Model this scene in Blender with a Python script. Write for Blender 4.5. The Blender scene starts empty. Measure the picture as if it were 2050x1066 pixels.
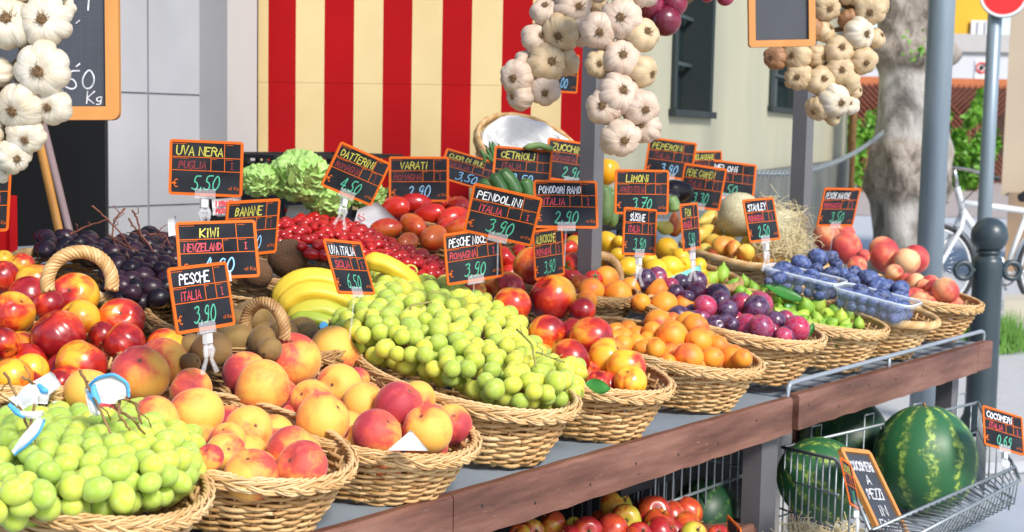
import bpy, math, random
import numpy as np
from mathutils import Vector, Matrix, Quaternion
S = bpy.context.scene
COL = S.collection
rnd = random.Random(7)
nrs = np.random.RandomState(5)
rad = math.radians
# ------------------------------------------------------------------ camera
FPX = 2847.0                       # focal length in photograph pixels (2050 wide)
CAM = Vector((0, 0, 1.38))
_h, _p, _ro = rad(38.5), rad(5.58), rad(1.15)
Fv = Vector((math.cos(_h)*math.cos(_p), math.sin(_h)*math.cos(_p), -math.sin(_p)))
_r0 = Vector((math.sin(_h), -math.cos(_h), 0)); _u0 = _r0.cross(Fv)
Rv = math.cos(_ro)*_r0 + math.sin(_ro)*_u0
Uv = math.cos(_ro)*_u0 - math.sin(_ro)*_r0
cd = bpy.data.cameras.new('camera'); cam = bpy.data.objects.new('camera', cd); COL.objects.link(cam)
cam.matrix_world = Matrix(((Rv.x, Uv.x, -Fv.x, CAM.x), (Rv.y, Uv.y, -Fv.y, CAM.y), (Rv.z, Uv.z, -Fv.z, CAM.z), (0, 0, 0, 1)))
cd.sensor_width = 36; cd.lens = FPX/2050*36; cd.clip_start = .05; cd.clip_end = 400
cd.dof.use_dof = True; cd.dof.focus_distance = 2.45; cd.dof.aperture_fstop = 9.0
S.camera = cam
# ------------------------------------------------------------------ world, sun, exposure
SUN_EL, SUN_AZ = rad(40), rad(-108)      # azimuth measured from +X
w = bpy.data.worlds.new('World'); S.world = w; w.use_nodes = True
wt = w.node_tree; sky = wt.nodes.new('ShaderNodeTexSky'); sky.sky_type = 'NISHITA'; sky.sun_disc = False
sky.sun_elevation = SUN_EL; sky.sun_rotation = math.pi/2 - SUN_AZ; sky.air_density = 1.0; sky.dust_density = 1.0; sky.ozone_density = 1.5
bg = wt.nodes['Background']; wt.links.new(sky.outputs[0], bg.inputs[0]); bg.inputs[1].default_value = 0.125
sd = bpy.data.lights.new('sun', 'SUN'); sun = bpy.data.objects.new('sun', sd); COL.objects.link(sun)
sd.energy = 2.5; sd.angle = rad(13); sd.color = (1, .95, .87)
_s = Vector((math.cos(SUN_EL)*math.cos(SUN_AZ), math.cos(SUN_EL)*math.sin(SUN_AZ), math.sin(SUN_EL)))
sun.rotation_euler = _s.to_track_quat('Z', 'Y').to_euler(); sun.location = (0, 0, 10)
S.view_settings.view_transform = 'Standard'; S.view_settings.look = 'None'; S.view_settings.gamma = 1
S.view_settings.exposure = 0.86
S.cycles.use_denoising = True
S.cycles.max_bounces = 8; S.cycles.transparent_max_bounces = 12; S.cycles.caustics_reflective = False; S.cycles.caustics_refractive = False
# ------------------------------------------------------------------ placing helpers
def ray(x, y): return Fv + Rv*((x-1025)/FPX) - Uv*((y-533)/FPX)
def at(x, y, d): return CAM + ray(x, y)*d
def onY(x, y, Y): v = ray(x, y); return CAM + v*(Y/v.y)
def onz(x, y, z): v = ray(x, y); return CAM + v*((z-CAM.z)/v.z)
def depth(P): return (Vector(P)-CAM).dot(Fv)
def proj(P):
    v = Vector(P)-CAM; d = v.dot(Fv); return (1025+FPX*v.dot(Rv)/d, 533-FPX*v.dot(Uv)/d, d)
# ------------------------------------------------------------------ materials
def N(nt, t, **k):
    n = nt.nodes.new('ShaderNode'+t)
    for a, v in k.items():
        if a.startswith('i_'):
            s = n.inputs[int(a[2:])] if a[2:].isdigit() else n.inputs[a[2:].replace('_', ' ')]
            if isinstance(v, bpy.types.NodeSocket): nt.links.new(v, s)
            else: s.default_value = v
        else: setattr(n, a, v)
    return n
def M(nt, op, a, b=None, c=None, clamp=False):
    n = nt.nodes.new('ShaderNodeMath'); n.operation = op; n.use_clamp = clamp
    for i, v in enumerate((a, b, c)):
        if v is None: continue
        if isinstance(v, bpy.types.NodeSocket): nt.links.new(v, n.inputs[i])
        else: n.inputs[i].default_value = v
    return n.outputs[0]
def ramp(nt, fac, stops, interp='LINEAR'):
    n = nt.nodes.new('ShaderNodeValToRGB'); n.color_ramp.interpolation = interp
    e = n.color_ramp.elements
    while len(e) < len(stops): e.new(0.5)
    for i, (p, c) in enumerate(stops):
        e[i].position = p; e[i].color = (c[0], c[1], c[2], 1)
    nt.links.new(fac, n.inputs[0]); return n.outputs[0]
def mix(nt, f, a, b):
    n = nt.nodes.new('ShaderNodeMix'); n.data_type = 'RGBA'
    for s, v in ((n.inputs[0], f), (n.inputs[6], a), (n.inputs[7], b)):
        if isinstance(v, bpy.types.NodeSocket): nt.links.new(v, s)
        else: s.default_value = v if not isinstance(v, tuple) else (v[0], v[1], v[2], 1)
    return n.outputs[2]
def newmat(name, rough=.6, metal=0, **k):
    m = bpy.data.materials.new(name); m.use_nodes = True; nt = m.node_tree; b = nt.nodes['Principled BSDF']
    b.inputs['Roughness'].default_value = rough; b.inputs['Metallic'].default_value = metal
    for a, v in k.items(): b.inputs[a.replace('_', ' ')].default_value = v
    return m, nt, b
def coords(nt, kind='Object', scale=None, rand=False):
    tc = N(nt, 'TexCoord'); v = tc.outputs[kind]
    if scale: v = N(nt, 'Mapping', i_0=v, i_Scale=scale).outputs[0]
    if rand:
        oi = N(nt, 'ObjectInfo'); mm = M(nt, 'MULTIPLY', oi.outputs['Random'], 53.0)
        v = N(nt, 'VectorMath', operation='ADD', i_0=v, i_1=mm).outputs[0]
    return v
def noise(nt, v, scale, detail=3, rough=.55, dist=0):
    return N(nt, 'TexNoise', i_Vector=v, i_Scale=scale, i_Detail=detail, i_Roughness=rough, i_Distortion=dist).outputs[0]
def bump(nt, b, h, s=.3, d=.01):
    n = N(nt, 'Bump', i_Height=h, i_Strength=s, i_Distance=d); nt.links.new(n.outputs[0], b.inputs['Normal'])
def simple(name, c1, c2=None, scale=8, rough=.6, metal=0, stretch=None, bmp=0, bdist=.003, detail=4, contrast=.2, rand=False, **k):
    m, nt, b = newmat(name, rough, metal, **k)
    if c2 is None: c2 = tuple(x*.8 for x in c1)
    v = coords(nt, 'Object', stretch, rand)
    n = noise(nt, v, scale, detail)
    col = ramp(nt, n, [(.5-contrast, c1), (.5+contrast, c2)])
    nt.links.new(col, b.inputs['Base Color'])
    if bmp: bump(nt, b, n, bmp, bdist)
    return m
def fruit_mat(name, stops, nscale=1.2, amp=.9, dirw=.25, rough=.45, fine=.12, coat=0, bmp=.05, stem=None, bloom=None, speck=None, fuzz=0, sss=0, stretch=None, tonek=1.1):
    m, nt, b = newmat(name, rough)
    tc = N(nt, 'TexCoord').outputs['Object']; v = coords(nt, 'Object', stretch, True)
    oc = N(nt, 'SeparateColor', i_Color=N(nt, 'ObjectInfo').outputs['Color'])
    n1 = noise(nt, v, nscale, 3, .5, .5); n2 = noise(nt, v, 11, 5, .65)
    sx = N(nt, 'SeparateXYZ', i_0=tc)
    a = M(nt, 'MULTIPLY_ADD', n1, amp, .5-amp/2)
    a = M(nt, 'MULTIPLY_ADD', sx.outputs[0], dirw, a)
    a = M(nt, 'MULTIPLY_ADD', M(nt, 'SUBTRACT', n2, .5), fine*2, a)
    a = M(nt, 'MULTIPLY_ADD', M(nt, 'SUBTRACT', oc.outputs[0], .5), tonek, a, True)
    col = ramp(nt, a, stops)
    if bloom:
        nb = noise(nt, v, 2.4, 5, .6); fb = N(nt, 'MapRange', i_Value=nb, i_1=.42, i_2=.72).outputs[0]
        col = mix(nt, M(nt, 'MULTIPLY', fb, bloom[1]), col, bloom[0])
        rr = M(nt, 'MULTIPLY_ADD', fb, .3, rough); nt.links.new(rr, b.inputs['Roughness'])
    if speck:
        vo = N(nt, 'TexVoronoi', i_Vector=v, i_Scale=speck[1]).outputs['Distance']
        col = mix(nt, M(nt, 'MULTIPLY', M(nt, 'LESS_THAN', vo, .16), speck[2]), col, speck[0])
    if stem:
        dv = N(nt, 'VectorMath', operation='DISTANCE', i_0=tc, i_1=(0, 0, stem[1])).outputs['Value']
        col = mix(nt, N(nt, 'MapRange', i_Value=dv, i_1=stem[2], i_2=stem[2]*.4).outputs[0], col, stem[0])
    br = M(nt, 'MULTIPLY_ADD', oc.outputs[1], .5, .75)
    hs = N(nt, 'HueSaturation', i_Value=br, i_Color=col)
    nt.links.new(hs.outputs[0], b.inputs['Base Color'])
    if coat: b.inputs['Coat Weight'].default_value = coat; b.inputs['Coat Roughness'].default_value = .15
    if fuzz:
        b.inputs['Sheen Weight'].default_value = fuzz; b.inputs['Sheen Roughness'].default_value = .4
        b.inputs['Sheen Tint'].default_value = (1, .8, .75, 1)
    if sss:
        b.inputs['Subsurface Weight'].default_value = sss; b.inputs['Subsurface Radius'].default_value = (.5, .3, .12); b.inputs['Subsurface Scale'].default_value = .012
    if bmp: bump(nt, b, n2, bmp, .04)
    return m
Y1, O1, R1, D1 = (.80, .40, .045), (.78, .20, .03), (.52, .035, .025), (.26, .012, .025)
MT = {}
MT['peach'] = fruit_mat('peach_skin', [(.2, (.86, .45, .075)), (.46, (.84, .28, .055)), (.66, (.66, .085, .05)), (.95, (.40, .03, .045))], rough=.65, fuzz=.3, amp=1.3, dirw=.42, tonek=.75, speck=((.5, .14, .05), 13, .3), bmp=.03, stem=((.12, .05, .02), .70, .13), fine=.16)
MT['white_peach'] = fruit_mat('white_peach_skin', [(.12, (.82, .48, .24)), (.38, (.78, .28, .13)), (.62, (.62, .09, .06)), (.95, (.42, .03, .04))], rough=.62, fuzz=.15, bmp=.03, stem=((.2, .1, .03), .70, .11), fine=.12, amp=1.2, dirw=.3, tonek=.9)
MT['nectarine'] = fruit_mat('nectarine_skin', [(.16, (.88, .45, .03)), (.42, (.84, .20, .02)), (.60, (.58, .035, .015)), (.9, (.27, .008, .012))], rough=.3, coat=.3, bmp=.02, stem=((.08, .03, .01), .70, .13), fine=.13, amp=1.45, dirw=.34, tonek=.85)
MT['apricot'] = fruit_mat('apricot_skin', [(.25, (.84, .33, .025)), (.6, (.82, .25, .02)), (.82, (.74, .12, .03)), (1, (.55, .05, .04))], rough=.5, fuzz=.12, bmp=.03, stem=((.2, .08, .02), .74, .1), fine=.08)
MT['plum'] = fruit_mat('plum_skin', [(.2, (.45, .02, .06)), (.45, (.20, .012, .05)), (.75, (.075, .012, .05)), (1, (.035, .01, .03))], rough=.22, coat=.3, bmp=.02, bloom=((.30, .22, .42), .38), stem=((.03, .015, .02), .8, .1), speck=((.6, .35, .4), 9, .5))
MT['prune'] = fruit_mat('prune_skin', [(.25, (.014, .018, .06)), (.6, (.035, .055, .17)), (.9, (.05, .08, .24))], rough=.5, bmp=.02, bloom=((.22, .29, .52), .75), stem=((.05, .04, .02), 1.2, .15))
MT['fig'] = fruit_mat('fig_skin', [(.2, (.42, .55, .06)), (.6, (.26, .44, .04)), (1, (.14, .32, .03))], rough=.5, bmp=.06, fine=.14, stretch=(3, 3, .6))
MT['kiwi'] = fruit_mat('kiwi_skin', [(.2, (.27, .165, .045)), (.6, (.19, .105, .03)), (1, (.10, .05, .018))], rough=.7, bmp=.2, fuzz=.2, fine=.2, stem=((.03, .015, .008), 1.22, .2))
MT['lemon'] = fruit_mat('lemon_skin', [(.2, (.82, .52, .02)), (.7, (.80, .43, .015)), (1, (.62, .42, .04))], rough=.4, coat=.15, bmp=.12, fine=.1)
MT['pear'] = fruit_mat('pear_skin', [(.2, (.62, .52, .10)), (.5, (.74, .42, .06)), (.8, (.72, .22, .035)), (1, (.5, .09, .03))], rough=.45, fine=.16, speck=((.25, .14, .05), 8, .5))
MT['vine_tomato'] = fruit_mat('tomato_skin', [(.2, (.62, .05, .015)), (.7, (.55, .02, .01)), (1, (.42, .012, .01))], rough=.2, coat=.3, bmp=0, amp=.5, stem=((.06, .09, .02), .72, .2))
MT['plum_tomato'] = fruit_mat('plum_tomato_skin', [(.1, (.66, .13, .02)), (.36, (.60, .035, .012)), (.8, (.48, .018, .01)), (1, (.4, .012, .01))], rough=.24, coat=.3, bmp=0)
MT['date_tomato'] = fruit_mat('date_tomato_skin', [(.2, (.55, .02, .012)), (.7, (.46, .01, .01)), (1, (.36, .008, .01))], rough=.24, coat=.15, bmp=0, amp=.4)
MT['apple'] = fruit_mat('apple_skin', [(.1, (.52, .48, .05)), (.32, (.66, .34, .04)), (.5, (.60, .09, .02)), (1, (.36, .015, .02))], rough=.28, coat=.3, fine=.2, stretch=(2.2, 2.2, .6), stem=((.06, .04, .01), .66, .22), speck=((.75, .6, .3), 9, .35))
MT['onion'] = fruit_mat('onion_skin', [(.2, (.34, .03, .08)), (.6, (.2, .012, .04)), (1, (.1, .008, .02))], rough=.28, coat=.3, stretch=(5, 5, .5), fine=.2)
def grape_mat(name, c1, c2, c3, dark=False):
    m, nt, b = newmat(name, .32 if not dark else .3)
    v = coords(nt, 'Object', None, True); oi = N(nt, 'ObjectInfo')
    n1 = noise(nt, v, 1.3, 3); rr = M(nt, 'MULTIPLY_ADD', oi.outputs['Random'], .7, M(nt, 'MULTIPLY_ADD', n1, .5, -.1))
    col = ramp(nt, rr, [(.15, c1), (.5, c2), (.9, c3)])
    tc = N(nt, 'TexCoord').outputs['Object']
    dv = N(nt, 'VectorMath', operation='DISTANCE', i_0=tc, i_1=(0, 0, -1.08)).outputs['Value']
    col = mix(nt, N(nt, 'MapRange', i_Value=dv, i_1=.10, i_2=.06).outputs[0], col, (.2, .14, .04))
    nt.links.new(col, b.inputs['Base Color'])
    if not dark:
        fb = N(nt, 'MapRange', i_Value=noise(nt, v, 2.2, 4), i_1=.45, i_2=.75).outputs[0]; col = mix(nt, M(nt, 'MULTIPLY', fb, .45), col, (.66, .72, .38))
        vo = N(nt, 'TexVoronoi', i_Vector=v, i_Scale=3.2).outputs['Distance']; col = mix(nt, M(nt, 'MULTIPLY', M(nt, 'LESS_THAN', vo, .07), .6), col, (.25, .15, .04)); nt.links.new(col, b.inputs['Base Color'])
    nb = noise(nt, v, 3, 4); nt.links.new(M(nt, 'MULTIPLY_ADD', nb, .3, .2), b.inputs['Roughness'])
    if dark: b.inputs['Specular IOR Level'].default_value = .35
    if not dark:
        b.inputs['Subsurface Weight'].default_value = .75; b.inputs['Specular IOR Level'].default_value = .3; b.inputs['Subsurface Radius'].default_value = (.8, .9, .25); b.inputs['Subsurface Scale'].default_value = .03; b.inputs['Sheen Weight'].default_value = .04; b.inputs['Transmission Weight'].default_value = .1; b.inputs['IOR'].default_value = 1.35; b.inputs['Subsurface Anisotropy'].default_value = .6
    return m
MT['green_grape'] = grape_mat('green_grape_skin', (.38, .55, .10), (.48, .63, .10), (.62, .68, .10))
MT['amber_grape'] = grape_mat('amber_grape_skin', (.38, .50, .09), (.53, .61, .085), (.72, .66, .085))
MT['black_grape'] = grape_mat('black_grape_skin', (.008, .005, .009), (.014, .008, .015), (.04, .014, .028), True)
def wicker_mat(name, stops):
    m, nt, b = newmat(name, .5)
    at_ = N(nt, 'Attribute', attribute_name='tint').outputs['Fac']
    v = coords(nt, 'Object', None, True); n = noise(nt, v, 14, 4); n2 = noise(nt, v, 160, 2)
    f = M(nt, 'MULTIPLY_ADD', at_, .55, M(nt, 'MULTIPLY_ADD', n, .7, M(nt, 'MULTIPLY_ADD', n2, .25, -.27)))
    nt.links.new(ramp(nt, f, stops), b.inputs['Base Color']); bump(nt, b, n2, .25, .002); return m
MT['wicker'] = wicker_mat('wicker_cane', [(.05, (.25, .11, .035)), (.35, (.50, .28, .10)), (.65, (.64, .42, .19)), (.95, (.72, .53, .30))])
MT['wicker_brown'] = wicker_mat('brown_wicker_cane', [(.05, (.16, .07, .025)), (.4, (.34, .18, .065)), (.9, (.55, .36, .16))])
MT['twig'] = simple('grape_stalk', (.16, .08, .03), (.30, .17, .06), 30, .7)
MT['twig_green'] = simple('green_stalk', (.22, .26, .06), (.34, .25, .08), 30, .6)
MT['twig_red'] = simple('red_stalk', (.22, .06, .03), (.10, .035, .02), 30, .6)
MT['shelf'] = simple('grey_shelf_paint', (.27, .32, .37), (.20, .245, .29), 6, .5, bmp=.05, detail=6)
MT['post'] = simple('grey_post_paint', (.135, .13, .135), (.11, .108, .115), 4, .45)
MT['rail'] = simple('grey_rail_paint', (.33, .37, .42), (.26, .3, .35), 20, .4, .2)
def plank_mat():
    m, nt, b = newmat('brown_stained_plank', .5)
    v = coords(nt, 'Object', (1.2, 9, 9)); n = noise(nt, v, 3, 6, .6); n2 = noise(nt, coords(nt, 'Object', (6, 40, 40)), 4, 6, .7)
    n3 = noise(nt, coords(nt, 'Object', (3, 14, 14)), 9, 5, .75)
    c = ramp(nt, n, [(.3, (.075, .028, .017)), (.5, (.155, .064, .042)), (.7, (.25, .12, .082))])
    c = mix(nt, N(nt, 'MapRange', i_Value=n3, i_1=.62, i_2=.74).outputs[0], c, (.30, .19, .14))
    c = mix(nt, N(nt, 'MapRange', i_Value=n2, i_1=.60, i_2=.70).outputs[0], c, (.055, .022, .015))
    nt.links.new(c, b.inputs['Base Color']); bump(nt, b, n2, .2, .003); return m
MT['plank'] = plank_mat()
MT['plank_edge'] = simple('worn_plank_edge', (.36, .25, .19), (.16, .07, .05), 30, .7)
MT['board'] = simple('black_sign_board', (.011, .012, .016), (.034, .036, .043), 9, .8, rand=True, Specular_IOR_Level=.12)
MT['slate'] = simple('slate_board', (.035, .04, .05), (.055, .06, .075), 5, .6, detail=6, rand=True)
MT['orange'] = simple('orange_sign_plastic', (.68, .135, .014), (.60, .11, .012), 4, .7, Specular_IOR_Level=.2)
MT['ink_white'] = simple('white_chalk_ink', (.82, .82, .84), (.7, .7, .74), 60, .7)
MT['ink_yellow'] = simple('yellow_chalk_ink', (.58, .53, .08), (.42, .38, .06), 60, .7)
MT['ink_red'] = simple('red_chalk_ink', (.62, .06, .08), (.45, .04, .06), 60, .7)
MT['ink_dark_red'] = simple('dark_red_chalk_ink', (.26, .025, .03), (.16, .02, .025), 60, .7)
MT['ink_green'] = simple('green_chalk_ink', (.08, .46, .28), (.06, .36, .22), 60, .7)
MT['ink_blue'] = simple('blue_chalk_ink', (.25, .52, .78), (.2, .45, .66), 60, .7)
MT['chalk'] = simple('chalk_writing', (.62, .62, .63), (.3, .3, .32), 90, .9)
MT['pine'] = simple('pine_frame', (.60, .27, .065), (.50, .20, .045), 5, .45, stretch=(3, 3, .35), detail=6)
m, nt, b = newmat('clear_plastic', .08); b.inputs['Base Color'].default_value = (.9, .92, .95, 1); b.inputs['Alpha'].default_value = .15
MT['clear'] = m
m, nt, b = newmat('moulded_clear_plastic', .06); b.inputs['Base Color'].default_value = (.88, .9, .92, 1); b.inputs['Alpha'].default_value = .24
MT['clear_mould'] = m
m, nt, b = newmat('punnet_plastic', .12); b.inputs['Base Color'].default_value = (.78, .84, .92, 1); b.inputs['Alpha'].default_value = .17
MT['punnet'] = m
m, nt, b = newmat('punnet_lip_plastic', .15); b.inputs['Base Color'].default_value = (.8, .87, .95, 1); b.inputs['Alpha'].default_value = .65
MT['lip'] = m
MT['white_plastic'] = simple('white_plastic', (.72, .72, .72), (.66, .66, .67), 5, .4)
MT['paper'] = simple('white_paper', (.74, .73, .71), (.66, .65, .63), 12, .8, bmp=.1)
MT['blue_print'] = simple('blue_printed_paper', (.06, .32, .68), (.08, .38, .72), 20, .6)
MT['teal'] = simple('teal_paper', (.16, .52, .45), (.2, .56, .5), 12, .7)
MT['leaf'] = simple('glossy_leaf', (.03, .15, .02), (.05, .22, .035), 14, .35, bmp=.2)
MT['straw'] = simple('wood_wool', (.78, .68, .42), (.68, .55, .3), 20, .6)
MT['crate'] = simple('black_crate_plastic', (.018, .02, .022), (.012, .013, .015), 6, .45)
MT['tile'] = simple('wall_tile', (.42, .42, .44), (.34, .345, .36), 2, .4)
MT['grout'] = simple('tile_grout', (.22, .23, .25), None, 9, .8)
MT['pilaster'] = simple('white_pilaster', (.43, .41, .40), (.40, .38, .37), 2, .5)
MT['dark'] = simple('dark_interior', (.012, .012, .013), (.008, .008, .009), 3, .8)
MT['red_board'] = simple('red_painted_panel', (.42, .005, .007), (.33, .004, .006), 2.5, .8, Specular_IOR_Level=.15)
MT['cream_board'] = simple('cream_painted_panel', (.76, .60, .31), (.66, .50, .245), 2.5, .8, Specular_IOR_Level=.15)
MT['stucco'] = simple('pale_green_stucco', (.44, .415, .29), (.33, .325, .245), 1.3, .85, stretch=(1.3, 1.3, .7), detail=8, contrast=.3, bmp=.1)
MT['plinth'] = simple('weathered_grey_plinth', (.16, .17, .155), (.09, .095, .085), 2.5, .9, stretch=(3, 3, .4), detail=6, contrast=.15)
MT['shutter'] = simple('dark_green_shutter', (.010, .02, .021), (.014, .024, .025), 4, .9, Specular_IOR_Level=.1)
MT['sill'] = simple('grey_green_frame', (.012, .021, .021), (.016, .026, .026), 4, .8)
MT['galv'] = simple('galvanised_steel', (.27, .33, .38), (.20, .25, .30), 5, .42, .35, stretch=(4, 4, .5), detail=6)
MT['bollard'] = simple('bollard_grey_paint', (.045, .066, .08), (.06, .085, .10), 6, .35, coat_weight=.2) if False else simple('bollard_grey_paint', (.028, .044, .055), (.036, .055, .066), 6, .36)
m, nt, b = newmat('plane_tree_bark', .9)
v = coords(nt, 'Object', (1, 1, .6)); n1 = noise(nt, v, 3.0, 8, .65, .6); n2 = noise(nt, v, 9, 6, .7, .4)
ga = ramp(nt, n1, [(.38, (.15, .135, .125)), (.5, (.36, .34, .32)), (.62, (.54, .51, .485))]); gb = ramp(nt, n2, [(.36, (.10, .082, .068)), (.5, (.27, .23, .195)), (.66, (.42, .37, .33))])
tf = M(nt, 'ADD', N(nt, 'Attribute', attribute_name='tint').outputs['Fac'], M(nt, 'MULTIPLY_ADD', n1, 1.5, -.75), None, True)
nt.links.new(mix(nt, N(nt, 'MapRange', i_Value=tf, i_1=.35, i_2=.65).outputs[0], ga, gb), b.inputs['Base Color']); bump(nt, b, M(nt, 'MULTIPLY_ADD', n2, .8, n1), .7, .05); MT['bark'] = m
MT['foliage'] = simple('bright_foliage', (.10, .28, .02), (.16, .36, .03), 1.2, .55)
MT['foliage_dark'] = simple('leaf_foliage', (.05, .14, .02), (.09, .22, .03), 1.5, .55)
MT['lattice'] = simple('orange_lattice', (.24, .07, .032), (.18, .05, .025), 3, .7)
MT['yellow_wall'] = simple('yellow_plaster', (.72, .42, .03), (.66, .37, .025), .6, .8)
MT['white_wall'] = simple('pale_wall', (.56, .57, .60), (.52, .53, .56), .6, .8)
MT['tan_wall'] = simple('tan_pillar_plaster', (.42, .34, .25), (.37, .30, .22), 1.2, .8)
MT['road'] = simple('asphalt', (.47, .475, .485), (.40, .405, .415), 30, .85, detail=6, bmp=.2)
MT['pavement'] = simple('pinkish_pavement', (.40, .32, .28), (.34, .28, .25), 3, .85)
MT['paint'] = simple('road_marking', (.66, .66, .66), (.55, .55, .56), 10, .7)
MT['kerb'] = simple('kerb_stone', (.34, .33, .32), (.28, .27, .26), 6, .8)
MT['fence_rail'] = simple('orange_brown_rail', (.50, .15, .045), (.42, .12, .04), 3, .7)
MT['grass'] = simple('grass_blades', (.07, .19, .02), (.11, .26, .03), 4, .6)
MT['silver'] = simple('silver_bicycle_paint', (.70, .73, .76), (.64, .67, .70), 6, .3, .1)
MT['rubber'] = simple('black_rubber', (.02, .02, .022), (.03, .03, .032), 20, .6)
MT['chrome'] = simple('bright_metal', (.62, .63, .65), (.55, .56, .58), 20, .22, .9)
MT['wire'] = simple('galvanised_wire', (.30, .33, .34), (.23, .26, .27), 30, .4, .5)
MT['broom'] = simple('varnished_wood_handle', (.50, .24, .06), (.42, .19, .045), 5, .4)
MT['handle_grey'] = simple('grey_purple_handle', (.24, .17, .17), (.2, .14, .14), 5, .4)
MT['red_sign'] = simple('red_traffic_sign', (.70, .015, .012), (.66, .013, .01), 2, .4)
MT['banana'] = fruit_mat('banana_skin', [(.1, (.34, .42, .04)), (.4, (.72, .50, .04)), (.8, (.80, .54, .04)), (1, (.66, .40, .05))], nscale=6, amp=.6, dirw=0, rough=.45, fine=.05)
MT['banana_tip'] = simple('banana_tip', (.06, .04, .02), (.12, .09, .03), 30, .7)
MT['coconut'] = simple('coconut_husk', (.20, .10, .045), (.09, .04, .018), 5, .85, stretch=(3, 3, .5), bmp=.6, bdist=.01, detail=8, rand=True)
MT['cucumber'] = simple('cucumber_skin', (.035, .10, .02), (.06, .16, .035), 25, .4, bmp=.3, bdist=.004, rand=True)
MT['zucchini'] = simple('zucchini_skin', (.10, .19, .05), (.2, .3, .1), 22, .4, rand=True)
MT['pepper'] = simple('yellow_pepper_skin', (.80, .38, .015), (.78, .32, .01), 4, .22, rand=True)
MT['lettuce'] = simple('lettuce_leaf', (.22, .42, .075), (.44, .60, .20), 4, .5, bmp=.2, bdist=.01, detail=5, contrast=.25, rand=True)
MT['stipule'] = simple('green_calyx', (.05, .13, .02), (.08, .18, .03), 20, .6)
def garlic_mat(name, c1, c2, streak):
    m, nt, b = newmat(name, .5)
    tc = N(nt, 'TexCoord').outputs['Object']; sx = N(nt, 'SeparateXYZ', i_0=tc)
    an = M(nt, 'ARCTAN2', sx.outputs[1], sx.outputs[0]); oi = N(nt, 'ObjectInfo')
    cv = N(nt, 'CombineXYZ', i_0=M(nt, 'MULTIPLY', M(nt, 'SINE', an), 9.), i_1=M(nt, 'MULTIPLY', M(nt, 'COSINE', an), 9.), i_2=M(nt, 'MULTIPLY_ADD', sx.outputs[2], .7, M(nt, 'MULTIPLY', oi.outputs['Random'], 40)))
    n1 = noise(nt, cv.outputs[0], 1.0, 5, .6); n2 = noise(nt, coords(nt, 'Object', None, True), 1.6, 4)
    col = ramp(nt, n2, [(.3, c1), (.72, c2)])
    col = mix(nt, N(nt, 'MapRange', i_Value=n1, i_1=.52, i_2=.75).outputs[0], col, streak)
    nt.links.new(col, b.inputs['Base Color']); bump(nt, b, n1, .25, .03)
    b.inputs['Subsurface Weight'].default_value = .15; b.inputs['Subsurface Radius'].default_value = (1, .8, .6); b.inputs['Subsurface Scale'].default_value = .006
    return m
MT['garlic'] = garlic_mat('garlic_skin', (.70, .65, .55), (.58, .48, .32), (.44, .36, .28))
MT['garlic_pink'] = garlic_mat('rosy_garlic_skin', (.62, .51, .40), (.52, .37, .265), (.42, .27, .25))
MT['garlic_tan'] = garlic_mat('tan_garlic_skin', (.60, .47, .29), (.48, .33, .17), (.42, .3, .19))
MT['garlic_husk'] = garlic_mat('brown_garlic_husk', (.38, .20, .09), (.28, .13, .06), (.2, .1, .05))
MT['roots'] = simple('dry_garlic_roots', (.27, .17, .08), (.16, .09, .04), 40, .9)
MT['stalk'] = simple('dry_garlic_stalk', (.34, .24, .13), (.2, .13, .07), 12, .8, stretch=(4, 4, .6))
def melon_mat(name, dark, lite, netw=.9):
    m, nt, b = newmat(name, .33)
    tc = N(nt, 'TexCoord').outputs['Object']; sx = N(nt, 'SeparateXYZ', i_0=tc); v = coords(nt, 'Object', None, True)
    an = M(nt, 'ARCTAN2', sx.outputs[1], sx.outputs[0]); nz = noise(nt, v, 3.2, 5, .65)
    n2 = noise(nt, v, 7, 5, .7)
    st = M(nt, 'SINE', M(nt, 'MULTIPLY_ADD', an, 11., M(nt, 'MULTIPLY_ADD', nz, 7., M(nt, 'MULTIPLY', n2, 2.5))))
    f = M(nt, 'MULTIPLY_ADD', st, .42, M(nt, 'MULTIPLY_ADD', n2, 2.2, -.75))
    col = ramp(nt, f, [(.4, dark), (.66, tuple(.55*x+.2*y for x, y in zip(dark, lite))), (.9, lite)])
    nt.links.new(col, b.inputs['Base Color']); b.inputs['Roughness'].default_value = .45; return m
MT['watermelon'] = melon_mat('watermelon_rind', (.026, .125, .042), (.33, .47, .09))
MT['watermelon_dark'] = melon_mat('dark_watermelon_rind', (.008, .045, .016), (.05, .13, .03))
m, nt, b = newmat('netted_melon_rind', .7)
v = coords(nt, 'Object', None, True); vo = N(nt, 'TexVoronoi', feature='DISTANCE_TO_EDGE', i_Vector=v, i_Scale=7).outputs['Distance']
nt.links.new(mix(nt, N(nt, 'MapRange', i_Value=vo, i_1=.03, i_2=.09).outputs[0], (.62, .54, .37), (.44, .41, .24)), b.inputs['Base Color'])
MT['melon'] = m
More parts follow.
